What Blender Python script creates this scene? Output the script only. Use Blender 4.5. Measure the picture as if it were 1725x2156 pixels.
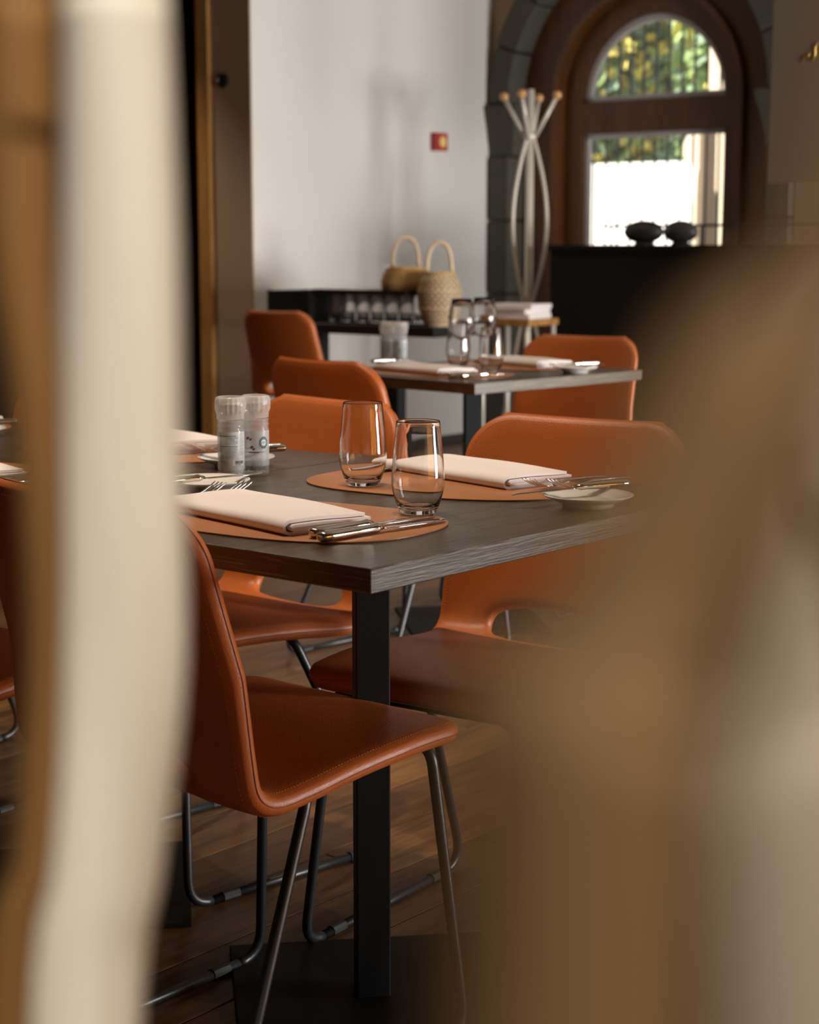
import bpy, bmesh, math, random
import numpy as np
from mathutils import Vector, Matrix
from mathutils.geometry import delaunay_2d_cdt

random.seed(7)
PI = math.pi
SC = bpy.context.scene
COL = SC.collection
for o in list(bpy.data.objects):
    bpy.data.objects.remove(o)

# ------------------------------------------------------------------ camera
F_PX, PITCH, CAM_H = 3693.3, 0.1518, 1.1156          # focal length in pixels of the 1725 x 2156 frame
cam_data = bpy.data.cameras.new('camera')
cam_data.sensor_fit = 'VERTICAL'
cam_data.sensor_height = 36.0
cam_data.sensor_width = 36.0
cam_data.lens = F_PX / 2156.0 * 36.0
cam_data.clip_start = 0.01
cam_data.clip_end = 200
cam_data.dof.use_dof = True
cam_data.dof.focus_distance = 2.42
cam_data.dof.aperture_fstop = 6.2
cam = bpy.data.objects.new('camera', cam_data)
cam.location = (0, 0, CAM_H)
cam.rotation_euler = (PI / 2 - PITCH, 0, 0)
COL.objects.link(cam)
SC.camera = cam

# ------------------------------------------------------------------ view, world, sun, daylight
SC.view_settings.view_transform = 'Standard'
SC.view_settings.look = 'None'
SC.view_settings.gamma = 1.0
SC.view_settings.use_curve_mapping = False
SC.view_settings.exposure = 0.0

world = bpy.data.worlds.new('sky')
SC.world = world
world.use_nodes = True
wn = world.node_tree
wn.nodes.clear()
sky = wn.nodes.new('ShaderNodeTexSky')
sky.sky_type = 'NISHITA'
sky.sun_disc = False
sky.sun_elevation = math.radians(42)
sky.sun_rotation = math.radians(200)
bg = wn.nodes.new('ShaderNodeBackground')
bg.inputs['Strength'].default_value = 0.16
wo = wn.nodes.new('ShaderNodeOutputWorld')
wn.links.new(sky.outputs[0], bg.inputs[0])
wn.links.new(bg.outputs[0], wo.inputs[0])

# room frame: r runs along R (away to the right), l along L (away to the left)
HEAD = 0.6896
RX, RY = math.sin(HEAD), math.cos(HEAD)
LX, LY = -RY, RX
PHI = PI / 2 - HEAD                                  # turns local x onto R, local y onto L
def RL(r, l, z=0.0):
    return Vector((r * RX + l * LX, r * RY + l * LY, z))

sun_data = bpy.data.lights.new('sun', 'SUN')
sun_data.energy = 14.0
sun_data.angle = math.radians(0.6)
sun_data.color = (1.0, 0.93, 0.82)
sun = bpy.data.objects.new('sun', sun_data)
sd = Vector((-RX * 0.75 + LX * 0.55, -RY * 0.75 + LY * 0.55, 0.95)).normalized()
sun.rotation_euler = sd.to_track_quat('Z', 'Y').to_euler()
COL.objects.link(sun)

WALL_R_L = -2.6                                      # the window wall on the right, out of frame
WINDOWS_R = [(4.3, 5.9), (6.3, 7.9)]
SILL, HEADZ = 0.30, 1.50
for i, (r0, r1) in enumerate(WINDOWS_R):             # daylight standing in each window opening
    ld = bpy.data.lights.new('window_daylight', 'AREA')
    ld.shape = 'RECTANGLE'
    ld.size = r1 - r0
    ld.size_y = HEADZ - SILL
    ld.energy = 450
    ld.color = (1.0, 0.985, 0.96)
    lo = bpy.data.objects.new('window_daylight', ld)
    lo.location = RL((r0 + r1) / 2, WALL_R_L - 0.12, (SILL + HEADZ) / 2)
    lo.rotation_euler = Vector((-LX, -LY, 0)).to_track_quat('Z', 'Y').to_euler()
    COL.objects.link(lo)

GLINT_BARS = [(1.5 + 0.36 * k, 1.5 + 0.36 * k + 0.24) for k in range(6)]   # bars added for golden glints in the tumblers
for r0, r1 in GLINT_BARS:
    ld = bpy.data.lights.new('window_daylight', 'AREA')
    ld.shape = 'RECTANGLE'
    ld.size = r1 - r0
    ld.size_y = 1.0
    ld.energy = 4.5
    lo = bpy.data.objects.new('window_daylight', ld)
    lo.location = RL((r0 + r1) / 2, WALL_R_L - 0.12, 0.90)
    lo.rotation_euler = Vector((-LX, -LY, 0)).to_track_quat('Z', 'Y').to_euler()
    COL.objects.link(lo)

# ------------------------------------------------------------------ materials
def new_mat(name):
    m = bpy.data.materials.new(name)
    m.use_nodes = True
    nt = m.node_tree
    return m, nt, nt.nodes['Principled BSDF'], nt.nodes['Material Output']

def srgb(r, g, b):
    f = lambda c: (c / 255 / 12.92) if c / 255 <= 0.04045 else ((c / 255 + 0.055) / 1.055) ** 2.4
    return (f(r), f(g), f(b), 1.0)

def plain(name, col, rough=0.5, metal=0.0, noise=0.0, nscale=8.0, bump=0.0, bscale=60.0, spec=None, coat=0.0):
    m, nt, p, out = new_mat(name)
    p.inputs['Base Color'].default_value = col
    p.inputs['Roughness'].default_value = rough
    p.inputs['Metallic'].default_value = metal
    if spec is not None:
        p.inputs['Specular IOR Level'].default_value = spec
    if coat:
        p.inputs['Coat Weight'].default_value = coat
    if noise or bump:
        tc = nt.nodes.new('ShaderNodeTexCoord')
    if noise:
        n = nt.nodes.new('ShaderNodeTexNoise')
        n.inputs['Scale'].default_value = nscale
        n.inputs['Detail'].default_value = 5
        nt.links.new(tc.outputs['Object'], n.inputs['Vector'])
        mx = nt.nodes.new('ShaderNodeMix')
        mx.data_type = 'RGBA'
        mx.inputs[6].default_value = tuple(c * (1 - noise) for c in col[:3]) + (1,)
        mx.inputs[7].default_value = tuple(min(1, c * (1 + noise)) for c in col[:3]) + (1,)
        nt.links.new(n.outputs['Fac'], mx.inputs[0])
        nt.links.new(mx.outputs[2], p.inputs['Base Color'])
    if bump:
        b = nt.nodes.new('ShaderNodeTexNoise')
        b.inputs['Scale'].default_value = bscale
        b.inputs['Detail'].default_value = 3
        nt.links.new(tc.outputs['Object'], b.inputs['Vector'])
        bn = nt.nodes.new('ShaderNodeBump')
        bn.inputs['Strength'].default_value = bump
        bn.inputs['Distance'].default_value = 0.002
        nt.links.new(b.outputs['Fac'], bn.inputs['Height'])
        nt.links.new(bn.outputs['Normal'], p.inputs['Normal'])
    return m

def wood(name, dark, light, rough=0.4, stretch=(1.2, 22, 22), bump=0.25, per_object=0.0, wave=0.0, edge=None):
    m, nt, p, out = new_mat(name)
    tc = nt.nodes.new('ShaderNodeTexCoord')
    mp = nt.nodes.new('ShaderNodeMapping')
    mp.inputs['Scale'].default_value = stretch
    nt.links.new(tc.outputs['Object'], mp.inputs['Vector'])
    vec = mp.outputs['Vector']
    oi = nt.nodes.new('ShaderNodeObjectInfo')
    if per_object:
        ad = nt.nodes.new('ShaderNodeVectorMath')
        ad.operation = 'ADD'
        cb = nt.nodes.new('ShaderNodeCombineXYZ')
        mu = nt.nodes.new('ShaderNodeMath')
        mu.operation = 'MULTIPLY'
        mu.inputs[1].default_value = 97.0
        nt.links.new(oi.outputs['Random'], mu.inputs[0])
        for i in range(3):
            nt.links.new(mu.outputs[0], cb.inputs[i])
        nt.links.new(vec, ad.inputs[0])
        nt.links.new(cb.outputs[0], ad.inputs[1])
        vec = ad.outputs[0]
    n1 = nt.nodes.new('ShaderNodeTexNoise')
    n1.inputs['Scale'].default_value = 1.0
    n1.inputs['Detail'].default_value = 8
    n1.inputs['Roughness'].default_value = 0.65
    n1.inputs['Distortion'].default_value = 0.6
    nt.links.new(vec, n1.inputs['Vector'])
    n2 = nt.nodes.new('ShaderNodeTexNoise')
    n2.inputs['Scale'].default_value = 6.0
    n2.inputs['Detail'].default_value = 4
    nt.links.new(vec, n2.inputs['Vector'])
    ml = nt.nodes.new('ShaderNodeMath')
    ml.operation = 'MULTIPLY_ADD'
    ml.inputs[1].default_value = 0.45
    nt.links.new(n2.outputs['Fac'], ml.inputs[0])
    mm = nt.nodes.new('ShaderNodeMath')
    mm.operation = 'MULTIPLY'
    mm.inputs[1].default_value = 0.6
    nt.links.new(n1.outputs['Fac'], mm.inputs[0])
    nt.links.new(mm.outputs[0], ml.inputs[2])
    rp = nt.nodes.new('ShaderNodeValToRGB')
    rp.color_ramp.elements[0].position = 0.38
    rp.color_ramp.elements[0].color = dark
    rp.color_ramp.elements[1].position = 0.66
    rp.color_ramp.elements[1].color = light
    nt.links.new(ml.outputs[0], rp.inputs['Fac'])
    colour = rp.outputs['Color']
    if per_object:
        hs = nt.nodes.new('ShaderNodeHueSaturation')
        mr = nt.nodes.new('ShaderNodeMapRange')
        mr.inputs['To Min'].default_value = 1 - per_object
        mr.inputs['To Max'].default_value = 1 + per_object
        nt.links.new(oi.outputs['Random'], mr.inputs['Value'])
        nt.links.new(mr.outputs[0], hs.inputs['Value'])
        nt.links.new(colour, hs.inputs['Color'])
        colour = hs.outputs['Color']
    if edge:                                         # worn lighter streaks on the cut edges of a board
        ecol, elight = edge
        tn = nt.nodes.new('ShaderNodeTexNoise')
        tn.inputs['Scale'].default_value = 1.0
        tn.inputs['Detail'].default_value = 6
        tn.inputs['Roughness'].default_value = 0.7
        mp2 = nt.nodes.new('ShaderNodeMapping')
        mp2.inputs['Scale'].default_value = (9, 9, 330)
        nt.links.new(tc.outputs['Object'], mp2.inputs['Vector'])
        nt.links.new(mp2.outputs['Vector'], tn.inputs['Vector'])
        er = nt.nodes.new('ShaderNodeValToRGB')
        er.color_ramp.elements[0].position = 0.52
        er.color_ramp.elements[0].color = ecol
        er.color_ramp.elements[1].position = 0.72
        er.color_ramp.elements[1].color = elight
        nt.links.new(tn.outputs['Fac'], er.inputs['Fac'])
        sx = nt.nodes.new('ShaderNodeSeparateXYZ')
        nt.links.new(tc.outputs['Normal'], sx.inputs[0])
        gt = nt.nodes.new('ShaderNodeMath')
        gt.operation = 'ABSOLUTE'
        nt.links.new(sx.outputs['Z'], gt.inputs[0])
        lt = nt.nodes.new('ShaderNodeMath')
        lt.operation = 'LESS_THAN'
        lt.inputs[1].default_value = 0.85
        nt.links.new(gt.outputs[0], lt.inputs[0])
        mx = nt.nodes.new('ShaderNodeMix')
        mx.data_type = 'RGBA'
        nt.links.new(lt.outputs[0], mx.inputs[0])
        nt.links.new(colour, mx.inputs[6])
        nt.links.new(er.outputs['Color'], mx.inputs[7])
        colour = mx.outputs[2]
    nt.links.new(colour, p.inputs['Base Color'])
    p.inputs['Roughness'].default_value = rough
    bn = nt.nodes.new('ShaderNodeBump')
    bn.inputs['Strength'].default_value = bump
    bn.inputs['Distance'].default_value = 0.0015
    nt.links.new(ml.outputs[0], bn.inputs['Height'])
    nt.links.new(bn.outputs['Normal'], p.inputs['Normal'])
    return m

def leather(name, col, rough, spec=0.5, bump=0.35, scale=420):
    m, nt, p, out = new_mat(name)
    tc = nt.nodes.new('ShaderNodeTexCoord')
    v = nt.nodes.new('ShaderNodeTexVoronoi')
    v.inputs['Scale'].default_value = scale
    nt.links.new(tc.outputs['Object'], v.inputs['Vector'])
    n = nt.nodes.new('ShaderNodeTexNoise')
    n.inputs['Scale'].default_value = 9
    n.inputs['Detail'].default_value = 6
    nt.links.new(tc.outputs['Object'], n.inputs['Vector'])
    mx = nt.nodes.new('ShaderNodeMix')
    mx.data_type = 'RGBA'
    mx.inputs[6].default_value = tuple(c * 0.8 for c in col[:3]) + (1,)
    mx.inputs[7].default_value = tuple(min(1, c * 1.2) for c in col[:3]) + (1,)
    nt.links.new(n.outputs['Fac'], mx.inputs[0])
    nt.links.new(mx.outputs[2], p.inputs['Base Color'])
    p.inputs['Roughness'].default_value = rough
    p.inputs['Specular IOR Level'].default_value = spec
    bn = nt.nodes.new('ShaderNodeBump')
    bn.inputs['Strength'].default_value = bump
    bn.inputs['Distance'].default_value = 0.0006
    nt.links.new(v.outputs['Distance'], bn.inputs['Height'])
    nt.links.new(bn.outputs['Normal'], p.inputs['Normal'])
    return m

def glass(name, col=(1, 1, 1, 1), ior=1.45, rough=0.0):
    m, nt, p, out = new_mat(name)
    p.inputs['Base Color'].default_value = col
    p.inputs['Roughness'].default_value = rough
    p.inputs['IOR'].default_value = ior
    p.inputs['Transmission Weight'].default_value = 1.0
    return m

def frosted(name, col, clear):
    m, nt, p, out = new_mat(name)
    p.inputs['Base Color'].default_value = col
    p.inputs['Roughness'].default_value = 0.06
    tr = nt.nodes.new('ShaderNodeBsdfTransparent')
    mx = nt.nodes.new('ShaderNodeMixShader')
    mx.inputs[0].default_value = 1 - clear
    nt.links.new(tr.outputs[0], mx.inputs[1])
    nt.links.new(p.outputs[0], mx.inputs[2])
    nt.links.new(mx.outputs[0], out.inputs['Surface'])
    return m

def film(name, col, cover, gloss=0.0):               # a thin clear sheet: partly a coloured print, partly see-through
    m, nt, p, out = new_mat(name)
    p.inputs['Base Color'].default_value = col
    p.inputs['Roughness'].default_value = 0.35
    tr = nt.nodes.new('ShaderNodeBsdfTransparent')
    mx = nt.nodes.new('ShaderNodeMixShader')
    mx.inputs[0].default_value = cover
    nt.links.new(tr.outputs[0], mx.inputs[1])
    nt.links.new(p.outputs[0], mx.inputs[2])
    nt.links.new(mx.outputs[0], out.inputs['Surface'])
    return m

def pane_glass(name, tint=(1, 1, 1, 1)):
    m, nt, p, out = new_mat(name)
    tr = nt.nodes.new('ShaderNodeBsdfTransparent')
    tr.inputs[0].default_value = tint
    gl = nt.nodes.new('ShaderNodeBsdfGlossy')
    gl.inputs['Roughness'].default_value = 0.02
    fr = nt.nodes.new('ShaderNodeFresnel')
    fr.inputs['IOR'].default_value = 1.45
    mx = nt.nodes.new('ShaderNodeMixShader')
    nt.links.new(fr.outputs[0], mx.inputs[0])
    nt.links.new(tr.outputs[0], mx.inputs[1])
    nt.links.new(gl.outputs[0], mx.inputs[2])
    nt.links.new(mx.outputs[0], out.inputs['Surface'])
    return m

MAT = {
    'leather': leather('cognac_leather', (0.46, 0.118, 0.022, 1), 0.42),
    'stitch': plain('stitch_thread', (0.60, 0.22, 0.07, 1), 0.7),
    'seam': plain('leather_seam', (0.26, 0.062, 0.014, 1), 0.5),
    'steel_black': plain('black_steel', (0.012, 0.016, 0.020, 1), 0.38, spec=0.6),
    'table_steel': plain('powder_coated_steel', (0.006, 0.011, 0.016, 1), 0.5, spec=0.35, bump=0.15, bscale=900),
    'plate_steel': plain('base_plate_steel', (0.007, 0.006, 0.005, 1), 0.6, spec=0.2),
    'glide': plain('glide_plastic', (0.010, 0.011, 0.012, 1), 0.5),
    'table_wood': wood('dark_oak', (0.011, 0.0075, 0.004, 1), (0.092, 0.066, 0.037, 1), 0.30, (3.0, 70, 70), 1.0,
                       edge=((0.070, 0.052, 0.032, 1), (0.27, 0.21, 0.135, 1))),
    'floor_wood': wood('floor_oak', (0.058, 0.026, 0.007, 1), (0.22, 0.105, 0.030, 1), 0.42, (1.6, 20, 20), 0.3, per_object=0.28),
    'subfloor': plain('subfloor', (0.012, 0.007, 0.004, 1), 0.8),
    'mat': leather('tan_placemat', (0.40, 0.165, 0.06, 1), 0.36, bump=0.12, scale=900),
    'mat_edge': plain('placemat_edge', (0.10, 0.05, 0.03, 1), 0.7),
    'linen': plain('white_linen', (0.82, 0.76, 0.74, 1), 0.85, bump=0.08, bscale=900, noise=0.04, nscale=20),
    'cutlery': plain('polished_steel', (0.72, 0.68, 0.64, 1), 0.09, metal=1.0),
    'porcelain': plain('white_porcelain', (0.80, 0.79, 0.76, 1), 0.12, spec=0.6),
    'glass': glass('clear_glass'),
    'jar_glass': frosted('jar_glass', (0.88, 0.90, 0.90, 1), 0.80),
    'plastic': frosted('clear_plastic', (0.86, 0.84, 0.79, 1), 0.62),
    'salt': plain('coarse_salt', (0.88, 0.88, 0.87, 1), 0.8, bump=1.0, bscale=500, noise=0.08, nscale=300),
    'pepper': plain('peppercorns', (0.05, 0.03, 0.02, 1), 0.7),
    'label_pale': film('salt_label_film', (0.90, 0.94, 0.95, 1), 0.6),
    'label_grey': film('pepper_label_film', (0.66, 0.70, 0.72, 1), 0.65),
    'ink_teal': plain('teal_ink', (0.13, 0.30, 0.31, 1), 0.6),
    'ink_grey': plain('grey_ink', (0.22, 0.25, 0.27, 1), 0.6),
    'ink_dark': plain('dark_ink', (0.03, 0.04, 0.05, 1), 0.6),
    'ink_slate': plain('slate_ink', (0.10, 0.16, 0.18, 1), 0.6),
    'ink_white': plain('white_ink', (0.80, 0.83, 0.84, 1), 0.6),
    'ink_brown': plain('brown_ink', (0.13, 0.06, 0.045, 1), 0.6),
    'wall_white': plain('lime_plaster', (0.66, 0.64, 0.61, 1), 0.9, noise=0.05, nscale=1.6, bump=0.1, bscale=40),
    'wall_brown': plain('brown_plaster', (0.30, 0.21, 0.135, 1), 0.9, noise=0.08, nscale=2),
    'wall_dark': plain('dark_plaster', (0.035, 0.022, 0.018, 1), 0.9),
    'ceiling': plain('ceiling_paint', (0.34, 0.29, 0.22, 1), 0.9),
    'stone': plain('dark_bluestone', (0.062, 0.056, 0.045, 1), 0.75, noise=0.25, nscale=9, bump=0.4, bscale=30),
    'door_wood': wood('door_oak', (0.050, 0.016, 0.003, 1), (0.14, 0.048, 0.008, 1), 0.45, (20, 20, 1.6), 0.25),
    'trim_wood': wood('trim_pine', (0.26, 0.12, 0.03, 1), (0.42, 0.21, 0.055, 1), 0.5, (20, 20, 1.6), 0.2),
    'bead': plain('grey_glazing_bead', (0.55, 0.52, 0.52, 1), 0.6),  # light from outside on the pane reveals, put into the grey
    'pane': pane_glass('window_pane_glass'),
    'pane_amber': pane_glass('amber_window_glass', (1.0, 0.62, 0.22, 1)),
    'skirting': plain('skirting_paint', (0.05, 0.045, 0.045, 1), 0.6),
    'curtain': plain('dark_red_velvet', (0.018, 0.004, 0.004, 1), 0.95),
    'curtain_gold': plain('ochre_curtain', (0.50, 0.32, 0.10, 1), 0.9),
    'black': plain('black_lacquer', (0.008, 0.008, 0.008, 1), 0.4),
    'counter': plain('black_counter_board', (0.006, 0.005, 0.004, 1), 0.7, spec=0.15),
    'bamboo': wood('bamboo_cane', (0.38, 0.21, 0.065, 1), (0.62, 0.40, 0.16, 1), 0.5, (60, 60, 20), 0.2),
    'bamboo_pale': plain('pale_cane', (0.66, 0.50, 0.31, 1), 0.55, noise=0.15, nscale=60),
    'bamboo_liner': plain('basket_inside', (0.22, 0.12, 0.05, 1), 0.8),
    'chrome': plain('silver_paint', (0.66, 0.61, 0.53, 1), 0.35, metal=0.15),
    'ball_wood': plain('beech_ball', (0.62, 0.33, 0.12, 1), 0.35, coat=0.4),
    'pebble_dark': plain('dark_pebble', (0.015, 0.012, 0.010, 1), 0.55),
    'pebble_grey': plain('grey_pebble', (0.05, 0.045, 0.042, 1), 0.45),
    'alarm_red': plain('alarm_red', (0.40, 0.03, 0.015, 1), 0.4),
    'alarm_glow': plain('alarm_window', (0.85, 0.60, 0.20, 1), 0.4),  # plain yellow of the call point's centre
    'panel': plain('beige_panel', (0.20, 0.16, 0.12, 1), 0.8, noise=0.04, nscale=4),
    'gold': plain('gold_leaf', (0.70, 0.46, 0.10, 1), 0.3, metal=0.8),
    'driftwood': wood('bleached_driftwood', (0.58, 0.50, 0.38, 1), (0.78, 0.72, 0.60, 1), 0.7, (14, 14, 1.2), 0.3),
    'driftwood_brown': wood('brown_driftwood', (0.102, 0.050, 0.013, 1), (0.155, 0.081, 0.024, 1), 0.75, (14, 14, 1.2), 0.3),
    'driftwood_umber': wood('umber_driftwood', (0.15, 0.066, 0.013, 1), (0.24, 0.11, 0.025, 1), 0.75, (14, 14, 1.2), 0.3),  # unlit side of the wood put into the brown colour
    'driftwood_tan': wood('tan_driftwood', (0.22, 0.175, 0.125, 1), (0.31, 0.25, 0.18, 1), 0.75, (14, 14, 1.2), 0.3),
    'paving': plain('pale_paving', (0.60, 0.57, 0.52, 1), 0.9),
    'white_paint': plain('white_garden_wall', (0.86, 0.86, 0.85, 1), 0.9),
    'sandstone': plain('sandstone', (0.74, 0.64, 0.48, 1), 0.9, noise=0.12, nscale=3),
    'leaf_green': plain('green_leaf', (0.26, 0.36, 0.13, 1), 0.7, noise=0.5, nscale=2),
    'leaf_yellow': plain('yellow_leaf', (0.75, 0.62, 0.14, 1), 0.7, noise=0.3, nscale=2),
    'leaf_dark': plain('dark_leaf', (0.20, 0.29, 0.19, 1), 0.8, noise=0.4, nscale=2),
    'bark': plain('bark', (0.08, 0.06, 0.04, 1), 0.9),
    'iron': plain('wrought_iron', (0.03, 0.03, 0.032, 1), 0.6),
    'grass': plain('lawn', (0.08, 0.14, 0.03, 1), 0.9),
}

# ------------------------------------------------------------------ helpers
def link(name, me, mat=None, parent=None, smooth=True, angle=None):
    if mat is not None and len(me.materials) == 0:
        me.materials.append(mat if not isinstance(mat, str) else MAT[mat])
    if smooth and len(me.polygons):
        me.polygons.foreach_set('use_smooth', [True] * len(me.polygons))
        if angle is not None:
            try:
                me.set_sharp_from_angle(angle=angle)
            except Exception:
                pass
    o = bpy.data.objects.new(name, me)
    COL.objects.link(o)
    if parent is not None:
        o.parent = parent
    return o

def mk(name, verts, faces, mat, parent=None, smooth=True, angle=None):
    me = bpy.data.meshes.new(name)
    me.from_pydata([tuple(v) for v in verts], [], [tuple(f) for f in faces])
    me.update()
    return link(name, me, mat, parent, smooth, angle)

def empty(name, loc=(0, 0, 0), rz=0.0):
    e = bpy.data.objects.new(name, None)
    e.empty_display_size = 0.05
    e.location = loc
    e.rotation_euler = (0, 0, rz)
    COL.objects.link(e)
    return e

def tag(o, label, cat, group=None):
    o['label'] = label
    o['category'] = cat
    if group:
        o['group'] = group
    return o

def struct(o):
    o['kind'] = 'structure'
    return o

def copy_tree(o, parent=None):
    c = o.copy()
    COL.objects.link(c)
    if parent is not None:
        c.parent = parent
    for ch in list(o.children):
        copy_tree(ch, c)
    return c

class MB:
    def __init__(self):
        self.v, self.f = [], []
    def add(self, v, f):
        n = len(self.v)
        self.v += [tuple(x) for x in v]
        self.f += [tuple(i + n for i in q) for q in f]
        return self
    def box(self, x0, x1, y0, y1, z0, z1):
        v = [(x0, y0, z0), (x1, y0, z0), (x1, y1, z0), (x0, y1, z0), (x0, y0, z1), (x1, y0, z1), (x1, y1, z1), (x0, y1, z1)]
        return self.add(v, [(0, 3, 2, 1), (4, 5, 6, 7), (0, 1, 5, 4), (1, 2, 6, 5), (2, 3, 7, 6), (3, 0, 4, 7)])
    def build(self, name, mat, parent=None, smooth=False, angle=None, bevel=0.0, seg=2):
        me = bpy.data.meshes.new(name)
        me.from_pydata(self.v, [], self.f)
        if bevel:
            bm = bmesh.new()
            bm.from_mesh(me)
            bmesh.ops.bevel(bm, geom=bm.edges[:], offset=bevel, segments=seg, affect='EDGES', profile=0.5)
            bm.to_mesh(me)
            bm.free()
        me.update()
        return link(name, me, mat, parent, smooth or bool(bevel), angle if angle is not None else (0.3 if bevel else None))

def lathe(profile, n=48, ridge=None):
    v, f = [], []
    m = len(profile)
    for k, (r, z) in enumerate(profile):
        for i in range(n):
            a = 2 * PI * i / n
            rr = r
            if ridge and ridge[0] <= k <= ridge[1]:
                rr = r * (1 + ridge[2] * math.cos(a * ridge[3]))
            v.append((rr * math.cos(a), rr * math.sin(a), z))
    for k in range(m - 1):
        for i in range(n):
            j = (i + 1) % n
            f.append((k * n + i, k * n + j, (k + 1) * n + j, (k + 1) * n + i))
    if profile[0][0] > 1e-6:
        f.append(tuple(range(n - 1, -1, -1)))
    if profile[-1][0] > 1e-6:
        f.append(tuple((m - 1) * n + i for i in range(n)))
    return v, f

def tube(path, r, n=10, closed=False, cap=True):
    P = [Vector(p) for p in path]
    m = len(P)
    rad = r if isinstance(r, (list, tuple)) else [r] * m
    T = []
    for i in range(m):
        a = P[(i - 1) % m] if (closed or i > 0) else P[i]
        b = P[(i + 1) % m] if (closed or i < m - 1) else P[i]
        T.append((b - a).normalized())
    up = Vector((0, 0, 1)) if abs(T[0].z) < 0.9 else Vector((1, 0, 0))
    N = (up - T[0] * up.dot(T[0])).normalized()
    v, f = [], []
    for i in range(m):
        N = (N - T[i] * N.dot(T[i])).normalized()
        B = T[i].cross(N)
        for k in range(n):
            a = 2 * PI * k / n
            v.append(P[i] + (N * math.cos(a) + B * math.sin(a)) * rad[i])
    lim = m if closed else m - 1
    for i in range(lim):
        j = (i + 1) % m
        for k in range(n):
            l = (k + 1) % n
            f.append((i * n + k, i * n + l, j * n + l, j * n + k))
    if cap and not closed:
        f.append(tuple(range(n - 1, -1, -1)))
        f.append(tuple((m - 1) * n + k for k in range(n)))
    return v, f

def fillet(pts, rads, seg=7):
    pts = [Vector(p) for p in pts]
    out = [pts[0]]
    for i in range(1, len(pts) - 1):
        a, b, c = pts[i - 1], pts[i], pts[i + 1]
        u, w = (a - b).normalized(), (c - b).normalized()
        ang = u.angle(w)
        d = min(rads[i] / math.tan(ang / 2), (a - b).length * 0.49, (c - b).length * 0.49)
        p0, p1 = b + u * d, b + w * d
        for k in range(seg + 1):
            t = k / seg
            out.append(p0 * (1 - t) ** 2 + b * 2 * t * (1 - t) + p1 * t ** 2)
    out.append(pts[-1])
    return out

def loft(stations, n=14):                            # (x, yc, zc, half width, half height, power)
    v, f = [], []
    for (x, yc, zc, hw, hh, pw) in stations:
        for k in range(n):
            a = 2 * PI * k / n
            c, s = math.cos(a), math.sin(a)
            v.append((x, yc + hw * math.copysign(abs(c) ** (2 / pw), c), zc + hh * math.copysign(abs(s) ** (2 / pw), s)))
    m = len(stations)
    for i in range(m - 1):
        for k in range(n):
            l = (k + 1) % n
            f.append((i * n + k, (i + 1) * n + k, (i + 1) * n + l, i * n + l))
    f.append(tuple(range(n)))
    f.append(tuple((m - 1) * n + k for k in range(n - 1, -1, -1)))
    return v, f

def slab(outline, z0, z1, round_=0.0):               # a flat plate with this outline, rounded top rim
    n = len(outline)
    rings = [(0, z0), (0, z1 - round_), (round_ * 0.3, z1 - round_ * 0.3), (round_, z1)] if round_ else [(0, z0), (0, z1)]
    c = Vector((sum(p[0] for p in outline) / n, sum(p[1] for p in outline) / n))
    v, f = [], []
    for ins, z in rings:
        for p in outline:
            d = Vector(p) - c
            q = c + d * (1 - ins / max(d.length, 1e-6))
            v.append((q.x, q.y, z))
    for k in range(len(rings) - 1):
        for i in range(n):
            j = (i + 1) % n
            f.append((k * n + i, k * n + j, (k + 1) * n + j, (k + 1) * n + i))
    f.append(tuple(range(n - 1, -1, -1)))
    f.append(tuple((len(rings) - 1) * n + i for i in range(n)))
    return v, f

def text_tris(body, size):
    cu = bpy.data.curves.new('text', 'FONT')
    cu.body = body
    cu.size = size
    cu.align_x = 'CENTER'
    cu.align_y = 'CENTER'
    o = bpy.data.objects.new('text', cu)
    COL.objects.link(o)
    dg = bpy.context.evaluated_depsgraph_get()
    dg.update()
    me = o.evaluated_get(dg).to_mesh()
    v = [(p.co.x, p.co.y) for p in me.vertices]
    f = [tuple(p.vertices) for p in me.polygons]
    o.evaluated_get(dg).to_mesh_clear()
    bpy.data.objects.remove(o)
    bpy.data.curves.remove(cu)
    return v, f

# ------------------------------------------------------------------ room shell
def rl_box(name, r0, r1, l0, l1, z0, z1, mat, parent=None):
    o = MB().box(r0, r1, l0, l1, z0, z1).build(name, mat, parent)
    if parent is None:
        o.rotation_euler = (0, 0, PHI)
    return o

W_L, D_R = 6.10, 8.12                                # white wall plane, door wall plane
CEIL = 3.15
floor = struct(rl_box('floor', -3.0, 8.6, -3.0, 9.0, -0.10, -0.020, 'subfloor'))
plank_mesh = {}
def plank(r0, length, l0, w=0.16):
    key = round(length, 2)
    if key not in plank_mesh:
        g, t = 0.0012, 0.0015
        L_, W_ = key - g, w - g
        v = [(g, g, -0.02), (L_, g, -0.02), (L_, W_, -0.02), (g, W_, -0.02),
             (g, g, -t), (L_, g, -t), (L_, W_, -t), (g, W_, -t),
             (g + t, g + t, 0), (L_ - t, g + t, 0), (L_ - t, W_ - t, 0), (g + t, W_ - t, 0)]
        f = [(0, 1, 5, 4), (1, 2, 6, 5), (2, 3, 7, 6), (3, 0, 4, 7), (4, 5, 9, 8), (5, 6, 10, 9), (6, 7, 11, 10), (7, 4, 8, 11), (8, 9, 10, 11)]
        me = bpy.data.meshes.new('plank')
        me.from_pydata(v, [], f)
        me.materials.append(MAT['floor_wood'])
        plank_mesh[key] = me
    o = bpy.data.objects.new('plank', plank_mesh[key])
    COL.objects.link(o)
    o.parent = floor
    o.location = (r0, l0, 0)
rnd = random.Random(3)
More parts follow.
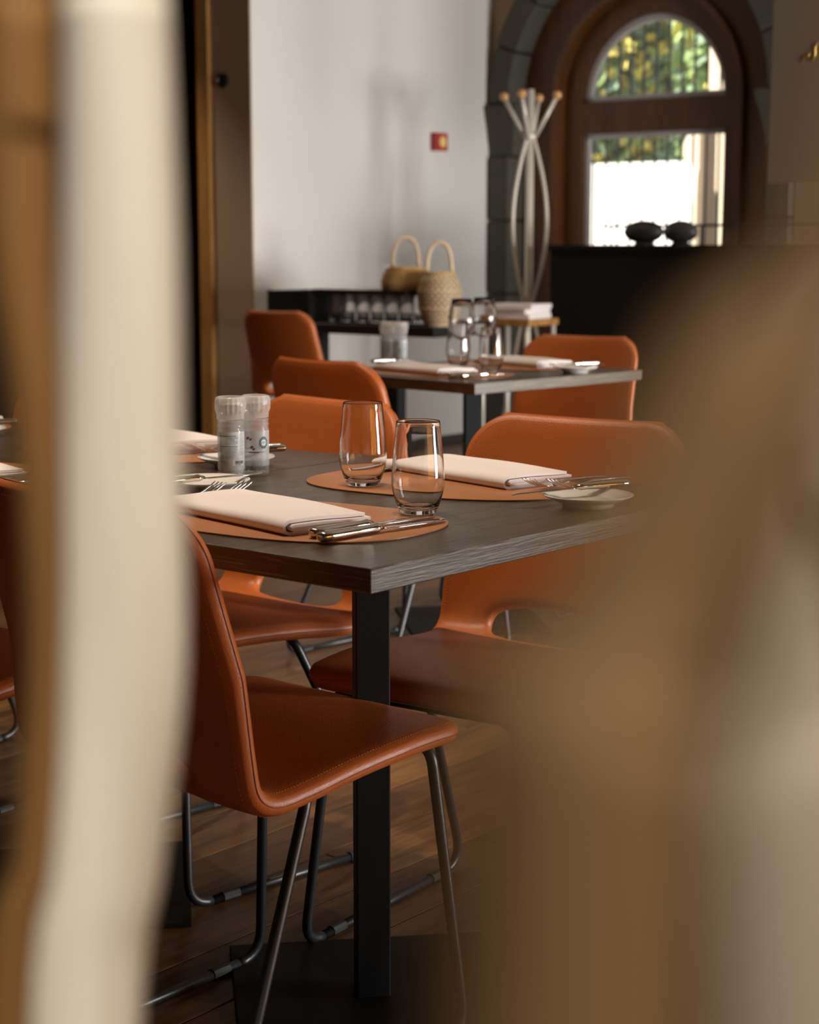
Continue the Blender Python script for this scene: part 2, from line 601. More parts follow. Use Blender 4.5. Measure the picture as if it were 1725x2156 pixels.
for i in range(57):
    l0 = -0.94 + i * 0.16
    r = 0.4 - rnd.choice([0.0, 0.45, 0.9, 1.35])
    while r < 8.1:
        ln = rnd.choice([1.6, 1.9, 2.2])
        ln = min(ln, 8.12 - r)
        if ln > 0.12:
            plank(r, ln, l0)
        r += ln
struct(rl_box('ceiling', -3.0, 8.6, -3.0, 9.0, CEIL, CEIL + 0.1, 'ceiling'))
wall_back = struct(rl_box('wall_back', 6.2, D_R + 0.4, W_L, W_L + 0.335, 0, CEIL, 'wall_white'))
struct(rl_box('wall_left', -3.0, 7.4, 8.2, 8.4, 0, CEIL, 'wall_dark'))
struct(rl_box('wall_far', 7.4, 7.6, W_L + 0.335, 8.4, 0, CEIL, 'wall_dark'))
struct(rl_box('wall_rear', -3.2, -3.0, WALL_R_L - 0.3, 8.4, 0, CEIL, 'wall_brown'))
struct(rl_box('baseboard_back', 6.2, D_R, W_L - 0.015, W_L, 0, 0.05, 'skirting'))
struct(rl_box('wall_end', 6.19, 6.20, W_L, W_L + 0.335, 0, CEIL, 'wall_brown'))  # brown slab carries the shade on the end of the white wall
tr = rl_box('trim_1', 6.165, 6.23, W_L + 0.265, W_L + 0.345, 0, CEIL, 'trim_wood')  # added strip, the warm light on the wall's edge in its colour
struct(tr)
# dark round wall socket on the wall end
v, f = lathe([(0.036, 0), (0.036, 0.008), (0.030, 0.012), (0.026, 0.004)], 32)
sk = mk('wall_vent', v, f, 'black', None, True, 0.6)
sk.location = RL(6.19, 6.283, 1.902)
sk.rotation_euler = Vector((-RX, -RY, 0)).to_track_quat('Z', 'Y').to_euler()
tag(sk, 'small round black vent high on the brown wall end', 'vent')
# dark red curtain in the opening left of the wall end
def curtain(name, r0, l0, r1, l1, z0, z1, mat, label, folds=14, amp=0.03):
    v, f = [], []
    n = folds * 8
    a, b = RL(r0, l0), RL(r1, l1)
    d = (b - a).normalized()
    nn = Vector((-d.y, d.x, 0))
    for i in range(n + 1):
        t = i / n
        p = a.lerp(b, t) + nn * (amp * math.sin(2 * PI * folds * t) + 0.3 * amp * math.sin(2 * PI * folds * t * 0.37 + 1))
        for z in (z0, (z0 + z1) / 2, z1):
            v.append((p.x - a.x, p.y - a.y, z))
    for i in range(n):
        for k in range(2):
            f.append((i * 3 + k, (i + 1) * 3 + k, (i + 1) * 3 + k + 1, i * 3 + k + 1))
    o = mk(name, v, f, mat)
    md = o.modifiers.new('thick', 'SOLIDIFY')
    md.thickness = 0.003
    o.location = (a.x, a.y, 0)
    return tag(o, label, 'curtain')
curtain('curtain', 7.25, 6.50, 6.9, 8.15, 0.01, 3.05, 'curtain', 'dark red floor-length curtain hanging in the opening beside the brown wall end')

# window wall on the right, out of the frame
wr = MB()
edges = [-3.2] + [e for w in GLINT_BARS + WINDOWS_R for e in w] + [8.6]
for k in range(0, len(edges), 2):
    wr.box(edges[k], edges[k + 1], WALL_R_L - 0.3, WALL_R_L, 0, CEIL)
for r0, r1 in WINDOWS_R:
    wr.box(r0, r1, WALL_R_L - 0.3, WALL_R_L, 0, SILL)
    wr.box(r0, r1, WALL_R_L - 0.3, WALL_R_L, HEADZ, CEIL)
for r0, r1 in GLINT_BARS:
    wr.box(r0, r1, WALL_R_L - 0.3, WALL_R_L, 0, 0.4)
    wr.box(r0, r1, WALL_R_L - 0.3, WALL_R_L, 1.4, CEIL)
o = wr.build('wall_right', 'wall_white')
o.rotation_euler = (0, 0, PHI)
struct(o)
for i, (r0, r1) in enumerate(WINDOWS_R):
    w = MB()
    for a in (r0, r0 + (r1 - r0) / 3 - 0.02, r0 + 2 * (r1 - r0) / 3 - 0.02, r1 - 0.05):
        w.box(a, a + 0.05, WALL_R_L - 0.10, WALL_R_L - 0.04, SILL, HEADZ)
    for z in (SILL, 1.1, HEADZ - 0.05):
        w.box(r0, r1, WALL_R_L - 0.099, WALL_R_L - 0.041, z, z + 0.05)
    fr = w.build('window_%d' % (i + 1), 'door_wood')
    fr.rotation_euler = (0, 0, PHI)
    struct(fr)
    MB().box(r0 + 0.01, r1 - 0.01, WALL_R_L - 0.072, WALL_R_L - 0.068, SILL + 0.01, HEADZ - 0.01).build('pane', 'pane', fr)

aw = MB()
for r0, r1 in GLINT_BARS:
    aw.box(r0, r0 + 0.02, WALL_R_L - 0.10, WALL_R_L - 0.04, 0.4, 1.4)
    aw.box(r1 - 0.02, r1, WALL_R_L - 0.10, WALL_R_L - 0.04, 0.4, 1.4)
aw = struct(aw.build('window_9', 'door_wood'))  # unseen frame of the added glint bars
aw.rotation_euler = (0, 0, PHI)
for r0, r1 in GLINT_BARS:
    MB().box(r0 + 0.02, r1 - 0.02, WALL_R_L - 0.072, WALL_R_L - 0.068, 0.4, 1.4).build('pane', 'pane_amber', aw)

# ------------------------------------------------------------------ door wall with stone arch and arched wooden door
D_LC = 5.14                                           # l of the door's centre line
DOOR = RL(D_R, D_LC)
SPR = 1.885                                           # spring line of the arches
def at_door(o):
    o.location = DOOR
    o.rotation_euler = (0, 0, -HEAD)                 # local x to the right along the wall, local y away
    return o
def arch_fill(mb, rad, x0, x1, ztop, y0, y1, n=28):  # wall around an arched opening
    mb.box(x0, -rad, y0, y1, 0, ztop)
    mb.box(rad, x1, y0, y1, 0, ztop)
    for i in range(n):
        a0, a1 = PI - PI * i / n, PI - PI * (i + 1) / n
        xa, za = rad * math.cos(a0), SPR + rad * math.sin(a0)
        xb, zb = rad * math.cos(a1), SPR + rad * math.sin(a1)
        v = [(xa, y0, za), (xb, y0, zb), (xb, y0, ztop), (xa, y0, ztop), (xa, y1, za), (xb, y1, zb), (xb, y1, ztop), (xa, y1, ztop)]
        mb.add(v, [(0, 1, 2, 3), (7, 6, 5, 4), (0, 4, 5, 1), (3, 2, 6, 7)])
def arch_band(mb, r0, r1, y0, y1, zb, n=28, a0=0.0, a1=PI):   # an arch ring with straight legs down to zb
    inner, outer = [], []
    if a0 == 0.0 and zb < SPR:
        inner.append((r0, zb)); outer.append((r1, zb))
    for i in range(n + 1):
        a = a0 + (a1 - a0) * i / n
        inner.append((r0 * math.cos(a), SPR + r0 * math.sin(a)))
        outer.append((r1 * math.cos(a), SPR + r1 * math.sin(a)))
    if a1 == PI and zb < SPR:
        inner.append((-r0, zb)); outer.append((-r1, zb))
    m = len(inner)
    v = []
    for (ix, iz), (ox, oz) in zip(inner, outer):
        v += [(ix, y0, iz), (ox, y0, oz), (ox, y1, oz), (ix, y1, iz)]
    f = []
    for i in range(m - 1):
        for k in range(4):
            l = (k + 1) % 4
            f.append((i * 4 + k, i * 4 + l, (i + 1) * 4 + l, (i + 1) * 4 + k))
    f.append((3, 2, 1, 0))
    e = (m - 1) * 4
    f.append((e, e + 1, e + 2, e + 3))
    mb.add(v, f)
mb = MB()
arch_fill(mb, 0.955, -0.96, 8.1, CEIL, 0.0, 0.38)
o = at_door(mb.build('wall_door', 'wall_brown'))
struct(o)
surround = struct(at_door(empty('trim_2')))
for i in range(9):                                   # voussoirs
    g = 0.006
    mb = MB()
    arch_band(mb, 0.80, 0.95, -0.05, 0.37, SPR, 5, PI * i / 9 + g, PI * (i + 1) / 9 - g)
    mb.build('stone', 'stone', surround, bevel=0.008, seg=1)
for s in (-1, 1):
    for k, (z0, z1) in enumerate([(0, 0.42), (0.425, 0.83), (0.835, 1.24), (1.245, 1.60)]):
        x0, x1 = sorted((s * 0.80, s * 0.95))
        MB().box(x0, x1, -0.04, 0.37, z0, z1).build('stone', 'stone', surround, bevel=0.012, seg=1)
    # capital: shaped block under the spring of the arch
    prof = [(0.08, 1.605), (0.083, 1.64), (0.092, 1.70), (0.108, 1.78), (0.122, 1.83), (0.128, 1.86), (0.128, 1.882)]
    v, f = [], []
    for hw, z in prof:
        cx = s * 0.87
        v += [(cx - hw, -0.04 - (hw - 0.10), z), (cx + hw, -0.04 - (hw - 0.10), z), (cx + hw, 0.37, z), (cx - hw, 0.37, z)]
    for k in range(len(prof) - 1):
        for j in range(4):
            l = (j + 1) % 4
            f.append((k * 4 + j, k * 4 + l, (k + 1) * 4 + l, (k + 1) * 4 + j))
    f += [(3, 2, 1, 0), tuple((len(prof) - 1) * 4 + j for j in range(4))]
    mk('capital', v, f, 'stone', surround, False)
door = struct(at_door(empty('door_1')))
mb = MB()
arch_band(mb, 0.60, 0.80, 0.10, 0.30, 0.0)
mb.build('door_frame', 'door_wood', door)
mb = MB()
arch_band(mb, 0.565, 0.60, 0.07, 0.26, 0.0)
mb.build('frame_moulding', 'door_wood', door)
mb = MB()
arch_band(mb, 0.45, 0.565, 0.16, 0.23, 0.0)
mb.box(-0.45, 0.45, 0.16, 0.23, 1.715, SPR)
mb.box(-0.45, 0.45, 0.16, 0.23, 0.0, 0.85)
leaf = mb.build('door_leaf', 'door_wood', door)
mb = MB()
arch_band(mb, 0.415, 0.45, 0.20, 0.23, SPR)
mb.box(-0.45, 0.45, 0.20, 0.23, SPR, SPR + 0.03)
mb.build('glazing_bead', 'bead', door)
mb = MB()
for x in (-0.45, 0.425):
    mb.box(x, x + 0.025, 0.20, 0.23, 0.85, 1.715)
mb.box(-0.45, 0.45, 0.20, 0.23, 1.69, 1.715)
mb.build('glazing_bead', 'bead', door)
v, f = slab([(0.45 * math.cos(PI * i / 24), 0.45 * math.sin(PI * i / 24)) for i in range(25)], 0, 0.004)
v = [(x, 0.215 + z, SPR + y) for x, y, z in v]
mk('pane', v, f, 'pane', door, False)
MB().box(-0.45, 0.45, 0.215, 0.219, 0.85, 1.715).build('pane', 'pane', door)
for k in range(13):                                  # iron bars outside the glass
    x = -0.48 + k * 0.08
    MB().box(x - 0.0045, x + 0.0045, 0.33, 0.342, 0.02, 2.6).build('iron_bar', 'iron', door)

# outside the door
g = rl_box('ground_outside', 8.5, 40, -10, 25, -0.15, -0.05, 'paving')
struct(g)
o = rl_box('garden_wall', 13.0, 13.25, 2.0, 14.0, -0.05, 1.80, 'white_paint')
tag(o, 'bright white sunlit garden wall seen through the door glass', 'wall')
pier = empty('stone_pier', RL(10.6, 5.84), -HEAD)
MB().box(-0.30, 0.5, 0, 0.6, -0.05, 4.5).build('shaft', 'sandstone', pier, bevel=0.01, seg=1)
v = [(-0.42, -0.10, 1.70), (-0.30, -0.10, 1.60), (-0.30, -0.10, 2.02), (-0.36, -0.10, 1.90), (-0.42, -0.10, 1.78)]
v2 = [(x, 0.6, z) for x, y, z in v]
mk('bracket', v + v2, [(0, 1, 2, 3, 4), (9, 8, 7, 6, 5)] + [(i, i + 5, (i + 1) % 5 + 5, (i + 1) % 5) for i in range(5)], 'sandstone', pier, False)
v = [(-0.45, -0.12, -0.05), (-0.30, -0.12, -0.05), (-0.30, -0.12, 1.60)]
v2 = [(x, 0.6, z) for x, y, z in v]
mk('buttress', v + v2, [(0, 1, 2), (5, 4, 3)] + [(i, i + 3, (i + 1) % 3 + 3, (i + 1) % 3) for i in range(3)], 'sandstone', pier, False)
tag(pier, 'sunlit sandstone pier with a bracket outside the right edge of the door glass', 'pier')
def tree(r, l, h, w, label, mats, n, seed):
    t = empty('tree', RL(r, l, -0.05))
    v, f = tube([(0, 0, 0), (0.05, 0, h * 0.4), (0.0, 0.06, h * 0.8)], [0.14, 0.10, 0.04], 8)
    mk('trunk', v, f, 'bark', t)
    rr = random.Random(seed)
    for mat, share in mats:
        mb = MB()
        for _ in range(int(n * share)):
            while True:
                p = Vector((rr.uniform(-1, 1), rr.uniform(-1, 1), rr.uniform(-1, 1)))
                if p.length < 1:
                    break
            p = Vector((p.x * w, p.y * w * 0.5, h * 0.58 + p.z * h * 0.44))
            s = rr.uniform(0.06, 0.14)
            q = Vector((rr.uniform(-1, 1), rr.uniform(-1, 1), rr.uniform(-1, 1))).normalized()
            u = q.orthogonal().normalized() * s
            b = q.cross(u) * 0.6
            mb.add([p - u, p - b * 0.9, p + u, p + b * 0.9], [(0, 1, 2, 3)])
        fo = mb.build('foliage', mat, t)
        fo['kind'] = 'stuff'
    return tag(t, label, 'tree')
tree(16.2, 10.9, 5.0, 0.95, 'yellowing tree behind the white garden wall, seen at the left of the door glass', [('leaf_green', 0.4), ('leaf_yellow', 0.35), ('leaf_dark', 0.25)], 6000, 1)
tree(16.8, 9.1, 5.4, 0.95, 'green tree with few yellow leaves behind the garden wall, next to the pier', [('leaf_green', 0.6), ('leaf_yellow', 0.15), ('leaf_dark', 0.25)], 6000, 2)
hb = MB()
rr = random.Random(5)
for _ in range(9000):
    p = Vector((rr.uniform(-4, 4), rr.uniform(-0.5, 0.5), rr.uniform(0.0, 5.2)))
    s = rr.uniform(0.08, 0.16)
    q = Vector((rr.uniform(-1, 1), rr.uniform(-1, 1), rr.uniform(-1, 1))).normalized()
    u = q.orthogonal().normalized() * s
    b = q.cross(u) * 0.6
    hb.add([p - u, p - b, p + u, p + b], [(0, 1, 2, 3)])
hb.box(-4.2, 4.2, 0.3, 0.9, 0, 5.2)
o = hb.build('hedge', 'leaf_dark')
o.location = RL(19.0, 10.8, -0.05)
o.rotation_euler = (0, 0, -HEAD)
o['kind'] = 'stuff'
tag(o, 'tall dark green hedge behind the trees beyond the garden wall', 'hedge')

# ------------------------------------------------------------------ chairs
def spline(pts, n):
    P = [Vector((p[0], p[1], 0)) for p in pts]
    P = [P[0] * 2 - P[1]] + P + [P[-1] * 2 - P[-2]]
    out = []
    for i in range(1, len(P) - 2):
        for k in range(n):
            t = k / n
            a, b, c, d = P[i - 1], P[i], P[i + 1], P[i + 2]
            q = 0.5 * ((2 * b) + (c - a) * t + (2 * a - 5 * b + 4 * c - d) * t * t + (3 * b - a - 3 * c + d) * t ** 3)
            out.append((q.x, q.y))
    out.append((pts[-1][0], pts[-1][1]))
    return out

PROF = spline([(0.232, 0.440), (0.208, 0.451), (0.11, 0.455), (0.00, 0.450), (-0.10, 0.440), (-0.157, 0.440), (-0.188, 0.460),
               (-0.204, 0.50), (-0.231, 0.60), (-0.264, 0.72), (-0.290, 0.818)], 10)
_s = [0.0]
for a, b in zip(PROF, PROF[1:]):
    _s.append(_s[-1] + math.hypot(b[0] - a[0], b[1] - a[1]))
VLEN = _s[-1]
PS = np.array(_s)
PY, PZ = np.array([p[0] for p in PROF]), np.array([p[1] for p in PROF])
V_BEND = PS[int(np.argmin(np.abs(PY + 0.186)))]
def shell_point(u, v):
    y, z = np.interp(v, PS, PY), np.interp(v, PS, PZ)
    e = 0.012
    y1, z1 = np.interp(min(v + e, VLEN), PS, PY), np.interp(min(v + e, VLEN), PS, PZ)
    y0, z0 = np.interp(max(v - e, 0), PS, PY), np.interp(max(v - e, 0), PS, PZ)
    ty, tz = y1 - y0, z1 - z0
    L_ = math.hypot(ty, tz)
    n = Vector((0, tz / L_, -ty / L_))               # towards the sitter
    k = min(max((v - V_BEND) / 0.15, 0), 1)
    p = Vector((u, y, z)) + n * (0.55 * k * u * u)
    return p, n
def shell_outline():
    def W(v):
        return float(np.interp(v, [0, 0.15, V_BEND, VLEN], [0.210, 0.222, 0.226, 0.205]))
    RF, RT = 0.055, 0.085
    right = []
    for i in range(15):
        a = PI / 2 * i / 14
        right.append((W(RF) - RF + RF * math.sin(a), RF - RF * math.cos(a)))
    vs = np.linspace(RF, VLEN - RT, 72)[1:-1]
    for v in vs:
        right.append((W(v), float(v)))
    for i in range(17):
        a = PI / 2 * i / 16
        right.append((W(VLEN - RT) - RT + RT * math.cos(a), VLEN - RT + RT * math.sin(a)))
    fl = [(x, 0.0) for x in np.linspace(-right[0][0], right[0][0], 30)[1:-1]]
    tl = [(x, VLEN) for x in np.linspace(right[-1][0], -right[-1][0], 24)[1:-1]]
    return [(float(x), float(y)) for x, y in fl + right + tl + [(-x, y) for x, y in right[::-1]]]
def dist_loop(p, loop):
    A = np.array(loop)
    B = np.roll(A, -1, axis=0)
    d = B - A
    t = np.clip(((p - A) * d).sum(1) / np.maximum((d * d).sum(1), 1e-12), 0, 1)
    q = A + d * t[:, None]
    return float(np.sqrt(((p - q) ** 2).sum(1)).min())
def inside(p, loop):
    c = False
    n = len(loop)
    for i in range(n):
        x1, y1 = loop[i]
        x2, y2 = loop[(i + 1) % n]
        if (y1 > p[1]) != (y2 > p[1]) and p[0] < (x2 - x1) * (p[1] - y1) / (y2 - y1) + x1:
            c = not c
    return c
def inset(loop, d):
    n = len(loop)
    out = []
    for i in range(n):
        a, b, c = Vector(loop[i - 1]), Vector(loop[i]), Vector(loop[(i + 1) % n])
        t = (c - a).normalized()
        out.append((b.x - t.y * d, b.y + t.x * d))   # loop runs anticlockwise: this points inwards
    return out
OUT = shell_outline()
HOLE_HW, HOLE_HH = 0.128, 0.040
HOLE = []
for i in range(64):
    a = 2 * PI * i / 64
    c, s = math.cos(a), math.sin(a)
    HOLE.append((HOLE_HW * math.copysign(abs(c) ** 0.72, c), V_BEND + 0.012 + HOLE_HH * math.copysign(abs(s) ** 0.8, s)))
THK = 0.0155
def thickness(d):
    q = min(d / 0.020, 1.0)
    return THK * (0.62 + 0.38 * (1 - (1 - q) ** 2.2))
def build_shell():
    pts = list(OUT) + list(HOLE)
    no, nh = len(OUT), len(HOLE)
    edges = [(i, (i + 1) % no) for i in range(no)] + [(no + i, no + (i + 1) % nh) for i in range(nh)]
    for d in (0.002, 0.005, 0.009, 0.014):
        pts += inset(OUT, d)
        pts += inset(HOLE, -d)
    for v in np.arange(0.03, VLEN - 0.02, 0.019):
        for u in np.arange(-0.20, 0.2001, 0.02):
            p = np.array((u, v))
            if inside(p, OUT) and not inside(p, HOLE) and dist_loop(p, OUT) > 0.022 and dist_loop(p, HOLE) > 0.022:
                pts.append((float(u), float(v)))
    vs, es, fs, ov, oe, of = delaunay_2d_cdt([Vector(p) for p in pts], edges, [], 0, 1e-6)
    vs = [(p.x, p.y) for p in vs]
    tris = []
    rim = [dist_loop(np.array(p), OUT) < 1e-5 for p in vs]
    for t in fs:
        if all(rim[i] for i in t):                   # slivers along straight runs of the outline
            continue
        c = (sum(vs[i][0] for i in t) / 3, sum(vs[i][1] for i in t) / 3)
        if inside(c, OUT) and not inside(c, HOLE):
            a, b, cc = [vs[i] for i in t]
            if (b[0] - a[0]) * (cc[1] - a[1]) - (b[1] - a[1]) * (cc[0] - a[0]) < 0:
                t = t[::-1]
            tris.append(tuple(t))
    used = sorted({i for t in tris for i in t})
    idx = {k: i for i, k in enumerate(used)}
    n = len(used)
    top, bot = [], []
    for k in used:
        p = np.array(vs[k])
        d = min(dist_loop(p, OUT), dist_loop(p, HOLE))
        e = thickness(d)
        P, N = shell_point(*vs[k])
        top.append(P + N * e)
        bot.append(P - N * e)
    faces = [tuple(idx[i] for i in t) for t in tris] + [tuple(n + idx[i] for i in t[::-1]) for t in tris]
    cnt = {}
    for t in tris:
        for a, b in ((t[0], t[1]), (t[1], t[2]), (t[2], t[0])):
            cnt[(a, b)] = 1
    border = [(a, b) for (a, b) in cnt if (b, a) not in cnt]
    mid = {}
    verts = top + bot
    for a, b in border:
        for q in (a, b):
            if q not in mid:
                p = np.array(vs[q])
                on_out = dist_loop(p, OUT) < 1e-4
                loop = OUT if on_out else HOLE
                c = np.array(loop).mean(0)
                P, N = shell_point(*vs[q])
                # outwards in the sheet
                i = int(np.argmin(((np.array(loop) - p) ** 2).sum(1)))
                tt = Vector(loop[(i + 1) % len(loop)]) - Vector(loop[i - 1])
                o2 = Vector((tt.y, -tt.x)).normalized() * (1 if on_out else -1)
                P2, _ = shell_point(vs[q][0] + o2.x * 0.004, min(max(vs[q][1] + o2.y * 0.004, 0), VLEN))
                if vs[q][1] + o2.y * 0.004 > VLEN or vs[q][1] + o2.y * 0.004 < 0:
                    P0, _ = shell_point(vs[q][0], VLEN - 0.01 if o2.y > 0 else 0.01)
                    P2 = P2 + (P - P0).normalized() * 0.004 * abs(o2.y)
                mid[q] = len(verts)
                verts.append(P2)
    for a, b in border:
        faces.append((idx[b], idx[a], mid[a], mid[b]))
        faces.append((mid[b], mid[a], n + idx[a], n + idx[b]))
    return verts, faces
def on_shell(u, v, side):
    P, N = shell_point(u, v)
    d = min(dist_loop(np.array((u, v)), OUT), dist_loop(np.array((u, v)), HOLE))
    return P + N * thickness(d) * side, N * side
def resample(loop, step):
    L_ = [Vector(p) for p in loop] + [Vector(loop[0])]
    out, acc = [], 0.0
    for a, b in zip(L_, L_[1:]):
        ln = (b - a).length
        while acc < ln:
            out.append(tuple(a.lerp(b, acc / ln)))
            acc += step
        acc -= ln
    return out
def stitches(side, ins):
    mb = MB()
    pts = resample(inset(OUT, ins), 0.0055)
    for i in range(0, len(pts) - 1):
        a, b = Vector(pts[i]), Vector(pts[i + 1])
        if (b - a).length > 0.02:
            continue
        m = a.lerp(b, 0.62)
        pa, n = on_shell(a.x, a.y, side)
        pb, _ = on_shell(m.x, m.y, side)
        t = (pb - pa)
        w = n.cross(t).normalized() * 0.00055
        pa, pb = pa + n * 0.0003, pb + n * 0.0003
        h = n * 0.0006
        mb.add([pa - w, pa + w, pb + w, pb - w, (pa + pb) / 2 + h], [(0, 1, 4), (1, 2, 4), (2, 3, 4), (3, 0, 4)])
    return mb
def build_chair():
    root = empty('dining_chair')
    v, f = build_shell()
    shell = mk('seat_shell', v, f, 'leather', root)
    for side in (1, -1):
        stitches(side, 0.010).build('stitching', 'stitch', shell)
    pts = resample(OUT, 0.012)
    path = []
    for p in pts:
        P, N = on_shell(p[0], p[1], 0.0)
        c = Vector((0, 0, 0))
        path.append(P)
    # the dark seam runs round the middle of the edge band
    ring = []
    nl = len(OUT)
    for i in range(nl):
        u, w = OUT[i]
        tt = Vector(OUT[(i + 1) % nl]) - Vector(OUT[i - 1])
        o2 = Vector((tt.y, -tt.x)).normalized()
        P, N = shell_point(u, w)
        Q, _ = shell_point(u - o2.x * 0.01, min(max(w - o2.y * 0.01, 0), VLEN))
        ring.append(P + (P - Q).normalized() * 0.0040)
    v, f = tube(ring, 0.0008, 6, closed=True)
    mk('edge_seam', v, f, 'seam', shell)
    R_ = 0.008
    tw, bw, fy, ry, zt = 0.165, 0.208, 0.205, -0.035, 0.427
    by, bb = 0.232, -0.232
    for s in (-1, 1):
        A0 = Vector((0.0, fy, zt)); A1 = Vector((s * tw, fy, zt)); A2 = Vector((s * bw, by, R_)); A3 = Vector((s * bw, 0, R_))
        fr = fillet([A0, A1, A2, A3], [0, 0.035, 0.045, 0])
        k = len(fr) // 2
        i1 = 3
        v, f = tube(fr[1:-1], R_, 10)
        mk('leg', v, f, 'steel_black', root)
        B0 = Vector((0.0, ry, zt)); B1 = Vector((s * tw, ry, zt)); B2 = Vector((s * bw, bb, R_)); B3 = Vector((s * bw, 0, R_))
        rr_ = fillet([B0, B1, B2, B3], [0, 0.035, 0.045, 0])
        v, f = tube(rr_[1:-1], R_, 10)
        mk('leg', v, f, 'steel_black', root)
        v, f = tube([fr[-2], fr[-2].lerp(rr_[-2], 0.5), rr_[-2]], R_, 10)
        mk('runner', v, f, 'steel_black', root)
        for gy in (0.145, -0.145):
            v, f = tube([(s * bw, gy - 0.017, R_ + 0.0005), (s * bw, gy + 0.017, R_ + 0.0005)], 0.0095, 10)
            v = [(x, y, max(z, 0.0)) for x, y, z in v]
            mk('glide', v, f, 'glide', root, True, 0.6)
    for yy in (fy, ry):
        v, f = tube([(-tw + 0.034, yy, zt), (tw - 0.034, yy, zt)], R_, 10)
        mk('cross_bar', v, f, 'steel_black', root)
    return root

CH_GROUP = 'leather dining chairs'
chairs = [
    # x, y, heading of the front (from +y towards +x), label
    (-0.230, 2.315, 0.715, 'nearest cognac leather sled chair, seen from behind at the near side of the front table'),
    (0.135, 2.735, 0.606 + PI, 'cognac leather chair with its seat under the front table, behind the folded napkin'),
    (-0.346, 3.135, 0.815 + PI, 'cognac leather chair tucked in behind the two grinders, slot in its backrest showing'),
    (-0.771, 2.719, 0.690, 'cognac leather chair half out of frame at the left edge, beside the nearest chair'),
    (-0.870, 3.590, 0.690 + PI, 'cognac leather chair at the far left behind the pale branch'),
    (-0.035, 4.690, 0.794, 'cognac leather chair seen from behind in front of the second table'),
    (0.400, 5.430, 0.62 + PI, 'cognac leather chair facing us at the right end of the second table'),
    (-0.420, 8.020, 0.690, 'farthest cognac leather chair, in front of the black side table'),
]
proto = build_chair()
for i, (x, y, hd, lab) in enumerate(chairs):
    c = proto if i == 0 else copy_tree(proto)
    c.location = (x, y, 0)
    c.rotation_euler = (0, 0, -hd)
    tag(c, lab, 'chair', CH_GROUP)

# ------------------------------------------------------------------ tables
def build_table(sx, sy, col_rot):
    root = empty('dining_table')
    MB().box(-sx / 2, sx / 2, -sy / 2, sy / 2, 0.720, 0.750).build('tabletop', 'table_wood', root, bevel=0.0015, seg=2)
    c = MB().box(-0.025, 0.025, -0.025, 0.025, 0.008, 0.712).build('column', 'table_steel', root, bevel=0.002, seg=2)
    b = MB().box(-0.205, 0.205, -0.205, 0.205, 0.0, 0.008).build('base_plate', 'plate_steel', root, bevel=0.002, seg=2)
    m = MB().box(-0.16, 0.16, -0.16, 0.16, 0.712, 0.7195).build('mounting_plate', 'table_steel', root)
    for o in (c, b):
        o.rotation_euler = (0, 0, col_rot)
    return root
class Frame:                                         # a table: corner nearest the camera, heading of its r axis
    def __init__(self, x, y, head, sr, sl):
        self.c = Vector((x, y)); self.h = head; self.sr, self.sl = sr, sl
        self.R = Vector((math.sin(head), math.cos(head))); self.L = Vector((-self.R.y, self.R.x))
        self.phi = PI / 2 - head
    def p(self, r, l, z=0.75):
        q = self.c + self.R * r + self.L * l
        return (q.x, q.y, z)
TW = 0.692
TA = Frame(-0.0443, 1.9633, HEAD, 0.80, TW - 0.002)
qb = TA.p(0, TW)
TB = Frame(qb[0], qb[1], HEAD, 0.80, TW - 0.002)
qc = TA.p(0, 2 * TW)
TC = Frame(qc[0], qc[1], HEAD, 0.80, TW - 0.002)
T2 = Frame(0.1726, 4.6359, 0.7942, 0.715, TW)
tables = [(TA, 'front dark oak table with steel column, set with two tumblers'),
          (TB, 'dark oak table joined behind the front one at the light seam'),
          (TC, 'dark oak table at the left edge of the frame, beyond the pale branch'),
          (T2, 'second dark oak table with wine glasses, in the middle distance')]
for i, (T, lab) in enumerate(tables):
    t = build_table(T.sr, T.sl, math.radians(8) - T.phi)
    t.location = T.p(T.sr / 2, T.sl / 2, 0)
    t.rotation_euler = (0, 0, T.phi)
    tag(t, lab, 'table', 'dark oak tables')

